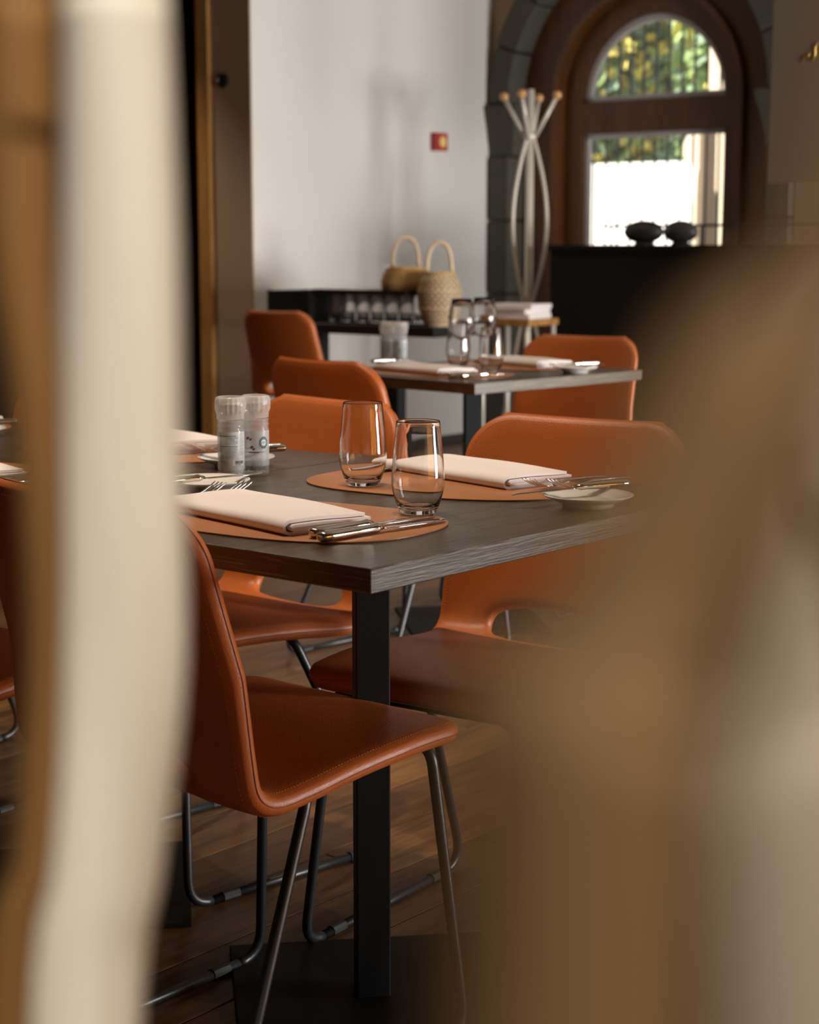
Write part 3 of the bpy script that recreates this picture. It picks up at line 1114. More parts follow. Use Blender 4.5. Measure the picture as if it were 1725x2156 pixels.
# ------------------------------------------------------------------ tableware (each built once, then copied)
def proto_mat():
    out = []
    for i in range(72):
        a = 2 * PI * i / 72
        c, s = math.cos(a), math.sin(a)
        p = 2.5
        rx, ry = 0.150, 0.225
        out.append((rx * math.copysign(abs(c) ** (2 / p), c) * (1 - 0.10 * s), ry * math.copysign(abs(s) ** (2 / p), s)))
    root = empty('placemat')
    v, f = slab(out, 0.0012, 0.0026, 0.0006)
    mk('leather_face', v, f, 'mat', root, True, 0.5)
    v, f = slab([(x * 0.998, y * 0.998) for x, y in out], 0.0, 0.0012)
    mk('backing', v, f, 'mat_edge', root, True, 0.5)
    return root
def proto_napkin():
    # a cloth folded over at the near edge: an outer and an inner ribbon section in y-z, swept along x
    W, th, H, L_, N = 0.132, 0.0042, 0.0196, 0.32, 28
    V, Fc = [], []
    def ribbon(zlo, zhi, ynear, yfar_lo, yfar_hi, x0, x1, drop):
        r = (zhi - zlo) / 2
        path = [(float(y), zlo) for y in np.linspace(yfar_lo, ynear + r, 14)]
        for j in range(1, 10):
            a = -PI / 2 - PI * j / 10
            path.append((ynear + r + r * math.cos(a) * 1.25, (zlo + zhi) / 2 + r * math.sin(a)))
        path += [(float(y), zhi) for y in np.linspace(ynear + r, yfar_hi, 16)]
        m = len(path)
        base = len(V)
        for s in range(N + 1):
            t = s / N
            x = x0 + (x1 - x0) * t
            for side in (1, -1):
                for i in range(m):
                    a, b = path[max(i - 1, 0)], path[min(i + 1, m - 1)]
                    tg = Vector((b[0] - a[0], b[1] - a[1])).normalized()
                    y = path[i][0] - tg.y * side * th * 0.5
                    z = path[i][1] + tg.x * side * th * 0.5
                    up = min(max(z / H, 0), 1)
                    dz = up * (0.0011 * math.sin(x * 21 + y * 12) + 0.0009 * math.sin(y * 44 + x * 9 + 1))
                    dz -= up * drop * (max(0.0, 0.16 - t) / 0.16) ** 2
                    dy = 0.0012 * math.sin(x * 17 + 0.6)
                    V.append((x, y + dy, max(z + dz, 0.0)))
        st = 2 * m
        for s in range(N):
            for side in range(2):
                for i in range(m - 1):
                    a = base + s * st + side * m + i
                    q = (a, a + 1, a + 1 + st, a + st)
                    Fc.append(q if side else q[::-1])
            for i, flip in ((0, False), (m - 1, True)):
                a, b = base + s * st + i, base + s * st + m + i
                q = (a, b, b + st, a + st)
                Fc.append(q[::-1] if flip else q)
        for s, flip in ((0, False), (N, True)):
            for i in range(m - 1):
                a = base + s * st
                q = (a + i, a + i + 1, a + m + i + 1, a + m + i)
                Fc.append(q[::-1] if flip else q)
    ribbon(th / 2, H - th / 2, -W / 2, W / 2, W / 2 - 0.006, -L_ / 2, L_ / 2, 0.007)
    ribbon(th * 1.5 + 0.0012, H - th * 1.5 - 0.0012, -W / 2 + 0.0075, W / 2 - 0.004, W / 2 - 0.001, -L_ / 2 + 0.002, L_ / 2 + 0.006, 0.004)
    return mk('napkin', V, Fc, 'linen', None, True, 1.0)
def proto_knife(ln=0.232, k=1.0):
    root = empty('table_knife')
    h = 0.104 * k
    z = 0.0070 * k
    st = [(0.000, 0, z, 0.0035 * k, 0.0030 * k, 2), (0.0015, 0, z, 0.0070 * k, 0.0052 * k, 2.2), (0.006, 0, z, 0.0092 * k, 0.0069 * k, 2.05),
          (0.02, 0, z, 0.0092 * k, 0.0069 * k, 2.0), (h * 0.6, 0, z, 0.0076 * k, 0.0064 * k, 2.0), (h * 0.88, 0, z, 0.0062 * k, 0.0056 * k, 2.2),
          (h * 0.93, 0, z, 0.0074 * k, 0.0064 * k, 2), (h * 0.97, 0, z, 0.0074 * k, 0.0064 * k, 2), (h, 0, z, 0.0058 * k, 0.0050 * k, 2), (h + 0.006, 0, z, 0.0050 * k, 0.0030 * k, 2)]
    v, f = loft(st, 18)
    mk('handle', v, f, 'cutlery', root)
    b0 = h + 0.004
    bl = ln - b0
    st = []
    for t, up, dn in [(0, 0.005, 0.005), (0.08, 0.006, 0.0075), (0.3, 0.007, 0.0095), (0.6, 0.0075, 0.0105), (0.85, 0.0075, 0.0090), (0.95, 0.0068, 0.0040), (1.0, 0.0055, -0.003)]:
        st.append((b0 + bl * t, (up - dn) / 2 * k, z * 0.75 - 0.0015 * t, (up + dn) / 2 * k, 0.0011 * (1 - 0.4 * t), 2.4))
    v, f = loft(st, 12)
    mk('blade', v, f, 'cutlery', root)
    return root
def proto_fork():
    root = empty('table_fork')
    def zc(x):
        return float(np.interp(x, [0, 0.03, 0.09, 0.125, 0.145, 0.165, 0.185, 0.200], [0.006, 0.007, 0.0105, 0.0065, 0.0038, 0.0062, 0.0130, 0.0215]))
    st = []
    for x, hw, hh in [(0, 0.004, 0.001), (0.003, 0.0085, 0.0016), (0.02, 0.0100, 0.0018), (0.06, 0.0070, 0.0019), (0.10, 0.0036, 0.0022), (0.122, 0.0034, 0.0022),
                      (0.132, 0.0065, 0.0015), (0.140, 0.0105, 0.0012), (0.150, 0.0122, 0.0011), (0.157, 0.0124, 0.0010)]:
        st.append((x, 0, zc(x), hw, hh, 2.4))
    v, f = loft(st, 14)
    mk('handle', v, f, 'cutlery', root)
    for k in range(4):
        yc = (-1.5 + k) * 0.0068
        st = [(x, yc * (1 + 0.04 * i), zc(x), w, h, 2.4) for i, (x, w, h) in enumerate([(0.154, 0.0023, 0.0010), (0.165, 0.0019, 0.0010), (0.178, 0.0017, 0.0010), (0.190, 0.0015, 0.0009), (0.198, 0.0011, 0.0008), (0.200, 0.0004, 0.0004)])]
        v, f = loft(st, 8)
        mk('tine', v, f, 'cutlery', root)
    return root
def proto_plate():
    pr = [(0.0, 0.0032), (0.030, 0.0030), (0.033, 0.0), (0.036, 0.0), (0.0375, 0.005), (0.048, 0.0085), (0.060, 0.0140), (0.0635, 0.0158), (0.0640, 0.0172),
          (0.0628, 0.0178), (0.056, 0.0150), (0.046, 0.0118), (0.041, 0.0090), (0.030, 0.0082), (0.0, 0.0080)]
    v, f = lathe(pr, 64)
    return mk('bread_plate', v, f, 'porcelain')
def proto_tumbler():
    o = [(0.0, 0.0006), (0.018, 0.0006), (0.0225, 0.0), (0.0245, 0.0012), (0.0270, 0.006), (0.0315, 0.018), (0.0350, 0.031), (0.0364, 0.042), (0.0362, 0.052), (0.0350, 0.070), (0.0330, 0.092), (0.0312, 0.110), (0.0299, 0.1245)]
    top = [(0.0297, 0.1262), (0.0293, 0.1262), (0.0291, 0.1245)]
    inn = [(0.0304, 0.110), (0.0322, 0.092), (0.0342, 0.070), (0.0354, 0.052), (0.0355, 0.042), (0.0339, 0.031), (0.0299, 0.018), (0.0245, 0.0105), (0.016, 0.0075), (0.0, 0.0068)]
    v, f = lathe(o + top + inn, 72)
    return mk('tumbler', v, f, 'glass')
def proto_wine():
    root = empty('wine_glass')
    v, f = lathe([(0.0, 0.0), (0.034, 0.0), (0.0345, 0.0015), (0.030, 0.003), (0.010, 0.006), (0.0045, 0.014), (0.0038, 0.03), (0.0036, 0.075), (0.0050, 0.085), (0.0, 0.088)], 40)
    mk('stem', v, f, 'glass', root)
    o = [(0.0, 0.0865), (0.012, 0.088), (0.026, 0.098), (0.036, 0.115), (0.0400, 0.132), (0.0385, 0.155), (0.0335, 0.180), (0.0290, 0.205)]
    i = [(0.0280, 0.205), (0.0325, 0.180), (0.0375, 0.155), (0.0388, 0.132), (0.0348, 0.116), (0.025, 0.100), (0.012, 0.0905), (0.0, 0.0895)]
    v, f = lathe(o + i, 48)
    mk('bowl', v, f, 'glass', root)
    return root
def cyl_quad(mb, r, a0, a1, z0, z1, n=6):            # a patch on a cylinder facing local -y
    v, f = [], []
    for i in range(n + 1):
        a = a0 + (a1 - a0) * i / n
        x, y = r * math.sin(a), -r * math.cos(a)
        v += [(x, y, z0), (x, y, z1)]
    for i in range(n):
        f.append((2 * i, 2 * i + 2, 2 * i + 3, 2 * i + 1))
    mb.add(v, f)
def cyl_text(mb, body, size, r, ac, zc, sx=1.0):
    v, f = text_tris(body, size)
    vv = [(r * math.sin(ac + x * sx / r), -r * math.cos(ac + x * sx / r), zc + y) for x, y in v]
    mb.add(vv, f)
def cyl_poly(mb, pts, r, ac, zc):
    # a convex outline laid on the cylinder in narrow upright slices
    x0, x1 = min(p[0] for p in pts), max(p[0] for p in pts)
    n, v = 18, []
    for i in range(n + 1):
        x = x0 + (x1 - x0) * min(max(i / n, 1e-4), 1 - 1e-4)
        ys = []
        for (ax, ay), (bx, by) in zip(pts, pts[1:] + pts[:1]):
            if (ax - x) * (bx - x) <= 0 and abs(bx - ax) > 1e-9:
                ys.append(ay + (by - ay) * (x - ax) / (bx - ax))
        for y in (min(ys), max(ys)):
            v.append((r * math.sin(ac + x / r), -r * math.cos(ac + x / r), zc + y))
    mb.add(v, [(2 * i, 2 * i + 2, 2 * i + 3, 2 * i + 1) for i in range(n)])
def grinder(kind, name):
    root = empty(name)
    o = [(0.0, 0.0010), (0.0185, 0.0008), (0.0205, 0.0), (0.0215, 0.0020), (0.0215, 0.0080), (0.0209, 0.0088), (0.0212, 0.0098), (0.0215, 0.011), (0.0215, 0.0735), (0.0208, 0.0765),
         (0.0206, 0.0778), (0.0218, 0.0795), (0.0219, 0.0825), (0.0206, 0.0845), (0.0206, 0.0860), (0.0218, 0.0875), (0.0218, 0.0890), (0.0200, 0.0905)]
    i = [(0.0185, 0.0905), (0.0190, 0.0760), (0.0197, 0.0730), (0.0197, 0.0070), (0.0180, 0.0045), (0.0, 0.0042)]
    v, f = lathe(o + i, 56)
    mk('jar', v, f, 'jar_glass', root)
    c = [(0.0, 0.0915), (0.0175, 0.0915), (0.0205, 0.0915), (0.0219, 0.0925), (0.0219, 0.1000), (0.0222, 0.1015), (0.0232, 0.1040), (0.0239, 0.1075), (0.0241, 0.1130), (0.0240, 0.1190),
         (0.0234, 0.1235), (0.0220, 0.1262), (0.0195, 0.1272), (0.0185, 0.1262), (0.0180, 0.1210), (0.0175, 0.1150), (0.0, 0.1145)]
    v, f = lathe(c, 96, ridge=(5, 11, 0.022, 18))
    mk('cap', v, f, 'plastic', root)
    if kind == 'salt':
        v, f = lathe([(0.0, 0.0046), (0.0178, 0.0046), (0.0193, 0.0072), (0.0193, 0.036), (0.017, 0.041), (0.010, 0.046), (0.0, 0.050)], 40)
        v = [(x, y, z + (0.35 * x if z > 0.03 else 0)) for x, y, z in v]
        mk('salt', v, f, 'salt', root)
        mb = MB()
        cyl_quad(mb, 0.02165, -1.25, 1.75, 0.012, 0.0725, 20)
        lb = mb.build('label', 'label_pale', root, True)
        r = 0.0218
        t, g_, d, w = MB(), MB(), MB(), MB()
        rr_ = random.Random(2)
        cyl_quad(t, r, -0.85, 0.45, 0.0655, 0.0670)
        cyl_quad(t, r, -0.85, 0.55, 0.0490, 0.0505)
        for k in range(8):
            cyl_quad(t, r, -0.85, 0.45 + rr_.uniform(-0.15, 0.2), 0.0636 - k * 0.0016, 0.06425 - k * 0.0016)
        for k in range(6):
            cyl_quad(t, r, -0.85, 0.45 + rr_.uniform(-0.15, 0.2), 0.0471 - k * 0.0016, 0.04775 - k * 0.0016)
        for k in range(5):
            cyl_quad(g_, r, -0.85, 0.2 + rr_.uniform(-0.15, 0.2), 0.0375 - k * 0.0017, 0.0381 - k * 0.0017)
        for k in range(16):
            cyl_quad(g_, r, 0.72, 1.05 + rr_.uniform(-0.1, 0.25), 0.0690 - k * 0.0022, 0.0697 - k * 0.0022)
        cyl_text(g_, '100g\u212e', 0.0058, r, -0.52, 0.0255)
        cyl_quad(w, r, 0.15, 1.15, 0.0190, 0.0285)
        x = 0.35
        while x < 1.05:
            wd = rr_.choice([0.012, 0.02, 0.035])
            cyl_quad(d, r + 0.0001, x, x + wd, 0.0220, 0.0272, 1)
            x += wd + rr_.choice([0.014, 0.02, 0.03])
        cyl_text(d, '8 715800', 0.0026, r + 0.0001, 0.62, 0.0203)
        w.build('barcode_field', 'ink_white', lb)
        t.build('teal_print', 'ink_teal', lb)
        g_.build('grey_print', 'ink_grey', lb)
        d.build('barcode', 'ink_dark', lb)
    else:
        pb = MB()
        rr_ = random.Random(4)
        for k in range(60):
            a, q = rr_.uniform(0, 2 * PI), 0.0165 * math.sqrt(rr_.random())
            z = 0.0075 + rr_.random() * 0.008
            v, f = lathe([(0.0, -0.0024), (0.0017, -0.0016), (0.0024, 0), (0.0017, 0.0016), (0.0, 0.0024)], 6)
            pb.add([(x + q * math.cos(a), y + q * math.sin(a), zz + z) for x, y, zz in v], f)
        pc = pb.build('peppercorns', 'pepper', root, True)
        pc['kind'] = 'stuff'
        mb = MB()
        cyl_quad(mb, 0.02165, -1.6, 1.6, 0.015, 0.0715, 20)
        lb = mb.build('label', 'label_grey', root, True)
        r = 0.0218
        oc = [(0.0100 * math.cos(PI / 8 + k * PI / 4), 0.0115 * math.sin(PI / 8 + k * PI / 4)) for k in range(8)]
        w1, s1, w2, d, b = MB(), MB(), MB(), MB(), MB()
        ac = 0.62
        cyl_poly(w1, oc, r, ac, 0.0525)
        cyl_poly(s1, [(x * 0.92, y * 0.92) for x, y in oc], r + 0.0001, ac, 0.0525)
        cyl_poly(w2, [(0.0052 * math.cos(2 * PI * k / 24), 0.0052 * math.sin(2 * PI * k / 24)) for k in range(24)], r + 0.0002, ac, 0.0525)
        cyl_text(d, 'JOZO', 0.0040, r + 0.0003, ac, 0.0525, 0.95)
        cyl_quad(d, r, -0.55, 0.25, 0.0365, 0.0380)
        cyl_quad(d, r, 0.25, 0.75, 0.0372, 0.0378)
        for (a, z, q) in ((-0.62, 0.0600, 0.0030), (-0.40, 0.0580, 0.0024), (-0.30, 0.0455, 0.0028), (-0.15, 0.0425, 0.0022)):
            cyl_poly(b, [(q * math.cos(2 * PI * k / 12), 0.8 * q * math.sin(2 * PI * k / 12) + 0.3 * q * math.cos(2 * PI * k / 12)) for k in range(12)], r, a, z)
        b.build('brown_print', 'ink_brown', lb)
        e = w1.build('emblem', 'ink_white', lb)
        s1.build('emblem_field', 'ink_slate', lb)
        w2.build('emblem_disc', 'ink_white', lb)
        d.build('lettering', 'ink_dark', lb)
    return root

first = {}
MAKE = {'placemat': proto_mat, 'napkin': proto_napkin, 'knife': proto_knife, 'fork': proto_fork, 'plate': proto_plate,
        'tumbler': proto_tumbler, 'wine': proto_wine, 'butter_knife': lambda: proto_knife(0.205, 0.85),
        'salt': lambda: grinder('salt', 'salt_grinder'), 'pepper': lambda: grinder('pepper', 'pepper_grinder')}
CATS = {'placemat': ('placemat', 'tan leather placemats'), 'napkin': ('napkin', 'folded white napkins'), 'knife': ('knife', 'table knives'), 'fork': ('fork', 'table forks'),
        'plate': ('plate', 'white bread plates'), 'tumbler': ('glass', 'water tumblers'), 'wine': ('wine glass', 'wine glasses'), 'butter_knife': ('knife', 'butter knives'),
        'salt': ('grinder', 'salt and pepper grinders'), 'pepper': ('grinder', 'salt and pepper grinders')}
def put(kind, T, r, l, z, rot, label, tilt=(0, 0)):
    if kind not in first:
        o = first[kind] = MAKE[kind]()
        if kind == 'butter_knife':
            o.name = 'butter_knife'
    else:
        o = copy_tree(first[kind])
    o.location = T.p(r, l, z)
    o.rotation_euler = (tilt[0], tilt[1], T.phi + rot)
    return tag(o, label, *CATS[kind])
D = math.radians
ZM = 0.7527                                          # top of a placemat
# front table, near place
put('placemat', TA, 0.200, 0.325, 0.75, D(6), 'tan leather placemat under the nearest napkin and knives on the front table')
put('napkin', TA, 0.185, 0.362, ZM, D(-101), 'folded white napkin in front of the nearest chair, beside the two knives')
put('knife', TA, 0.095, 0.180, ZM, D(-3), 'steel table knife against the nearest napkin, the farther of the pair')
put('knife', TA, 0.080, 0.152, ZM, D(-4), 'steel table knife at the very front of the table, nearest to the table corner')
put('fork', TA, 0.098, 0.556, 0.7503, D(-3), 'left one of two forks behind the nearest napkin, tines before the bread plate')
put('fork', TA, 0.120, 0.521, ZM, D(-2), 'right one of two forks behind the nearest napkin, below the pepper grinder')
put('plate', TA, 0.330, 0.607, 0.75, 0, 'white bread plate in front of the salt grinder')
put('butter_knife', TA, 0.215, 0.607, 0.7672, D(-9), 'butter knife lying across the bread plate in front of the salt grinder')
put('tumbler', TA, 0.345, 0.212, ZM, 0.3, 'empty water tumbler nearest the camera, on the near placemat')
put('tumbler', TA, 0.509, 0.454, ZM, 1.1, 'empty water tumbler standing on the far placemat, left of the other one')
sg = put('salt', TA, 0.466, 0.694, 0.7501, 0, 'glass salt grinder with teal label text and a barcode')
sg.rotation_euler = (0, 0, 0.05)
pg = put('pepper', TA, 0.5115, 0.684, 0.7501, 0, 'glass pepper grinder with an octagonal emblem, half behind the salt grinder')
pg.rotation_euler = (0, 0, 0.10)
# front table, far place
put('placemat', TA, 0.610, 0.370, 0.75, D(186), 'tan leather placemat under the left tumbler at the far side of the front table')
put('napkin', TA, 0.700, 0.397, ZM, D(-102), 'folded white napkin behind the nearest tumbler, beside the two upturned forks')
put('fork', TA, 0.80, 0.205, ZM, D(178), 'fork with upturned tines at the end of the far napkin, the left one of two')
put('fork', TA, 0.815, 0.168, ZM, D(177), 'fork with upturned tines by the far napkin, the right one next to the plate')
put('knife', TA, 0.79, 0.535, ZM, D(182), 'table knife glinting behind the tumblers at the left end of the far napkin')
put('plate', TA, 0.560, 0.078, 0.75, 0, 'white bread plate near the right edge of the front table')
put('butter_knife', TA, 0.660, 0.075, 0.7672, D(160), 'butter knife resting on the right bread plate with its tip on the table')
# table behind the seam, far place and near place
put('placemat', TB, 0.610, 0.370, 0.75, D(186), 'tan leather placemat in front of the chair behind the grinders')
put('napkin', TB, 0.690, 0.430, ZM, D(-101), 'folded white napkin between the pale branch and the grinders')
put('fork', TB, 0.80, 0.245, ZM, D(178), 'fork with upturned tines left of the salt grinder, the left one of two')
put('fork', TB, 0.80, 0.205, ZM, D(177), 'fork with upturned tines left of the salt grinder, the right one of two')
put('plate', TB, 0.560, 0.085, 0.75, 0, 'white bread plate behind the grinders')
put('butter_knife', TB, 0.665, 0.070, 0.7672, D(153), 'butter knife on the bread plate behind the grinders, blade to the left')
put('placemat', TB, 0.200, 0.325, 0.75, D(6), 'tan leather placemat at the left edge, under two knives')
put('napkin', TB, 0.185, 0.370, ZM, D(-101), 'folded white napkin cut by the left edge, left of the two knives')
put('knife', TB, 0.110, 0.186, ZM, D(-3), 'table knife at the left edge of the frame, the one touching the napkin')
put('knife', TB, 0.100, 0.160, ZM, D(-4), 'table knife at the left edge of the frame, the one farther from the napkin')
# table at the left edge, far place
put('placemat', TC, 0.610, 0.370, 0.75, D(186), 'tan leather placemat before the chair at the far left')
put('napkin', TC, 0.690, 0.385, ZM, D(-101), 'folded white napkin in the left upper corner of the set tables')
put('plate', TC, 0.560, 0.105, 0.75, 0, 'white bread plate cut by the left edge of the frame')
put('butter_knife', TC, 0.665, 0.100, 0.7672, D(160), 'butter knife on the bread plate at the left edge')
# second table
put('placemat', T2, 0.190, 0.325, 0.75, D(6), 'tan leather placemat on the near side of the second table')
put('napkin', T2, 0.175, 0.365, ZM, D(-99), 'folded white napkin beside the chair back on the second table')
put('knife', T2, 0.070, 0.165, ZM, D(0), 'table knife on the second table near its front corner, the left one')
put('knife', T2, 0.075, 0.125, ZM, D(-2), 'table knife on the second table near its front corner, the right one')
put('plate', T2, 0.280, 0.590, 0.75, 0, 'white bread plate above the chair back at the left of the second table')
put('butter_knife', T2, 0.180, 0.590, 0.7672, D(-6), 'butter knife across the left bread plate of the second table')
put('placemat', T2, 0.545, 0.370, 0.75, D(186), 'tan leather placemat at the right side of the second table')
put('napkin', T2, 0.620, 0.385, ZM, D(-101), 'folded white napkin at the right of the second table, before the orange chair')
put('fork', T2, 0.720, 0.190, ZM, D(178), 'fork by the right napkin of the second table, the left one')
put('fork', T2, 0.725, 0.150, ZM, D(177), 'fork by the right napkin of the second table, the right one')
put('plate', T2, 0.500, 0.075, 0.75, 0, 'white bread plate at the right edge of the second table')
put('butter_knife', T2, 0.600, 0.070, 0.7672, D(165), 'butter knife on the right bread plate of the second table')
def at(px, py, z):                                   # where the line of sight through this pixel meets the height z
    a, b = (px - 862.5) / F_PX, (1078 - py) / F_PX
    c, s = math.cos(PITCH), math.sin(PITCH)
    d = (a, c + b * s, -s + b * c)
    t = (z - CAM_H) / d[2]
    return d[0] * t, d[1] * t
for kind, px, py, z, lab in [
        ('tumbler', 965, 771, ZM, 'left water tumbler on the second table'),
        ('tumbler', 1034, 782, ZM, 'right water tumbler on the second table'),
        ('wine', 972, 778, ZM, 'left wine glass on the second table, behind the left tumbler'),
        ('wine', 1018, 772, ZM, 'right wine glass on the second table, between the two tumblers'),
        ('salt', 815, 764, 0.7501, 'left grinder of the blurred pair on the second table'),
        ('pepper', 843, 765, 0.7501, 'right grinder of the blurred pair on the second table')]:
    o = put(kind, T2, 0, 0, z, 0, lab)
    x, y = at(px, py, z)
    o.location = (x, y, z)
    o.rotation_euler = (0, 0, 0.1)

# ------------------------------------------------------------------ side table with trays, glasses and baskets
st = empty('side_table', RL(6.25, 5.40), PHI)
MB().box(-0.20, 0.20, -0.55, 0.55, 0.705, 0.75).build('tabletop', 'black', st, bevel=0.003, seg=1)
for sy in (-0.15, 0.33):
    MB().box(-0.03, 0.03, sy - 0.05, sy + 0.05, 0.01, 0.705).build('leg', 'black', st)
    MB().box(-0.16, 0.16, sy - 0.07, sy + 0.07, 0.0, 0.01).build('foot_plate', 'black', st)
tag(st, 'black side table against the white wall carrying trays and baskets', 'table')
def tray(w, d, h, name='tray'):
    mb = MB()
    mb.box(-d / 2, d / 2, -w / 2, w / 2, 0, 0.006)
    t = 0.006
    mb.box(-d / 2, -d / 2 + t, -w / 2, w / 2, 0.006, h)
    mb.box(d / 2 - t, d / 2, -w / 2, w / 2, 0.006, h)
    mb.box(-d / 2 + t, d / 2 - t, -w / 2, -w / 2 + t, 0.006, h)
    mb.box(-d / 2 + t, d / 2 - t, w / 2 - t, w / 2, 0.006, h)
    return mb.build(name, 'black')
def side(o, r, l, z, rot=0.0):
    o.location = RL(r, l, z)
    o.rotation_euler = (0, 0, PHI + rot)
    return o
TRL = 5.305
o = side(tray(0.57, 0.30, 0.010), 6.23, TRL, 0.7502)
tag(o, 'low black tray under the row of glasses', 'tray', 'black trays')
gl_v, gl_f = lathe([(0.0, 0.0), (0.026, 0.0), (0.028, 0.003), (0.031, 0.05), (0.034, 0.126), (0.0335, 0.128), (0.0325, 0.126), (0.0295, 0.05), (0.026, 0.010), (0.0, 0.009)], 28)
gfirst = None
for i in range(6):
    for j in range(2):
        if gfirst is None:
            gfirst = o = mk('water_glass', gl_v, gl_f, 'glass')
        else:
            o = gfirst.copy()
            COL.objects.link(o)
        side(o, 6.145 + j * 0.10, TRL - 0.218 + i * 0.0865, 0.7567)
        tag(o, 'straight water glass among the rows between the two black trays on the side table', 'glass', 'water glasses between the trays')
o = side(tray(0.57, 0.32, 0.022), 6.22, TRL, 0.8850)
tag(o, 'black tray laid on top of the row of glasses', 'tray', 'black trays')
o = side(tray(0.27, 0.26, 0.145, 'crate'), 6.22, 5.77, 0.7502)
tag(o, 'black crate at the left end of the side table', 'crate')
nk = MB()
for k in range(4):
    nk.box(-0.10, 0.10, -0.12, 0.12, k * 0.0045, k * 0.0045 + 0.004)
o = nk.build('folded_cloth', 'linen', None, bevel=0.0015, seg=1)
side(o, 6.20, 5.44, 0.8912)
tag(o, 'white folded cloth lying in the upper black tray', 'cloth')
# baskets
def basket(profile, mat_body, hh, hw, open_weave, n=36):
    root = empty('basket')
    v, f = lathe([(max(r - 0.004, 0.0), z) for r, z in profile], 32)
    f = f[:-1]
    liner = mk('liner', v, f, 'bamboo_liner' if open_weave else 'bamboo', root)
    mb = MB()
    zs = np.linspace(profile[0][1], profile[-1][1], 40)
    pr = np.array([p[0] for p in profile]); pz = np.array([p[1] for p in profile])
    rad = lambda z: float(np.interp(z, pz, pr))
    def strip(ang_fn, w, off):
        v, f = [], []
        for k, z in enumerate(zs):
            a = ang_fn(k / (len(zs) - 1))
            r = rad(z) + off + 0.0012 * math.sin(k * 1.6)
            da = w / max(r, 0.01) / 2
            for s_ in (-1, 1):
                v.append((r * math.cos(a + s_ * da), r * math.sin(a + s_ * da), z))
        for k in range(len(zs) - 1):
            f.append((2 * k, 2 * k + 1, 2 * k + 3, 2 * k + 2))
        mb.add(v, f)
    if open_weave:
        for i in range(22):
            a0 = 2 * PI * i / 22
            strip(lambda t, a=a0: a + 2.2 * t, 0.0075, 0.001)
            strip(lambda t, a=a0: a - 2.2 * t, 0.0075, 0.002)
    else:
        for i in range(44):
            a0 = 2 * PI * i / 44
            strip(lambda t, a=a0: a, 0.007, 0.001)
    for z in np.linspace(profile[0][1] + 0.004, profile[-1][1], 4 if open_weave else 16):
        ring = [((rad(z) + 0.003) * math.cos(2 * PI * k / 32), (rad(z) + 0.003) * math.sin(2 * PI * k / 32), z) for k in range(32)]
        v, f = tube(ring, 0.0026, 5, closed=True)
        mb.add(v, f)
    wv = mb.build('weave', 'bamboo_pale' if open_weave else 'bamboo', root, True)
    wv['kind'] = 'stuff'
    zr = profile[-1][1]
    rr_ = profile[-1][0]
    ring = [(rr_ * 1.02 * math.cos(2 * PI * k / 40), rr_ * 1.02 * math.sin(2 * PI * k / 40), zr) for k in range(40)]
    v, f = tube(ring, 0.006, 8, closed=True)
    mk('rim', v, f, 'bamboo', root)
    path = []
    for k in range(25):
        a = PI * k / 24
        path.append((0, -hw * math.copysign(abs(math.cos(a)) ** 0.8, math.cos(a)), zr + hh * math.sin(a) ** 0.8))
    v, f = tube(path, 0.0085, 8)
    mk('handle', v, f, 'bamboo_pale', root)
    return root
b1 = basket([(0.088, 0.0), (0.104, 0.01), (0.112, 0.045), (0.102, 0.085), (0.078, 0.115)], None, 0.135, 0.060, False)
side(b1, 6.20, 5.135, 0.8912, 0.6)
tag(b1, 'low round bamboo basket with arched handle on the black tray', 'basket', 'bamboo baskets')
b2 = basket([(0.062, 0.0), (0.072, 0.015), (0.096, 0.085), (0.100, 0.14), (0.088, 0.205), (0.066, 0.235)], None, 0.135, 0.056, True)
side(b2, 6.17, 4.915, 0.7502, 0.5)
tag(b2, 'tall open-weave bamboo basket with arched handle right of the low one', 'basket', 'bamboo baskets')
v, f = lathe([(0.0, 0.0), (0.034, 0.0), (0.036, 0.004), (0.036, 0.10), (0.032, 0.13), (0.015, 0.155), (0.014, 0.20), (0.016, 0.205), (0.0, 0.207)], 24)
def bottle(r, l, z, mat, label, k=1.0):
    o = mk('bottle', v, f, mat)
    side(o, r, l, z)
    o.scale = (k, k, k)
    return tag(o, label, 'bottle')
bottle(6.30, 5.33, 0.8912, 'glass', 'clear bottle standing left of the low bamboo basket', 0.62)
# small serving table with cloths and the coat stand
sv = empty('serving_table', RL(6.62, 4.81), PHI)
MB().box(-0.12, 0.12, -0.15, 0.15, 0.745, 0.775).build('tabletop', 'trim_wood', sv, bevel=0.003, seg=1)
for sx in (-0.1, 0.1):
    for sy in (-0.13, 0.13):
        vv, ff = tube([(sx, sy, 0), (sx, sy, 0.745)], 0.013, 10)
        mk('leg', vv, ff, 'chrome', sv)
tag(sv, 'small wooden serving table with chrome legs left of the black counter', 'table')
for k, (dr, dl, rot) in enumerate([(0.0, 0.0, 0.05), (0.005, 0.01, -0.04), (-0.01, -0.01, 0.1)]):
    m = MB()
    for q in range(3):
        m.box(-0.095, 0.095, -0.125, 0.125, q * 0.0075, q * 0.0075 + 0.0068)
    o = m.build('folded_cloth', 'linen', None, bevel=0.002, seg=1)
    side(o, 6.62 + dr, 4.81 + dl, 0.7752 + k * 0.0225, rot)
    tag(o, ['bottom', 'middle', 'top'][k] + ' white cloth of the stack on the serving table by the coat stand', 'cloth', 'stacked white cloths')
cs = empty('coat_stand', RL(7.15, 5.13))
vv, ff = tube([(0, 0, 0.02), (0, 0, 1.86)], 0.020, 16)
mk('pole', vv, ff, 'chrome', cs)
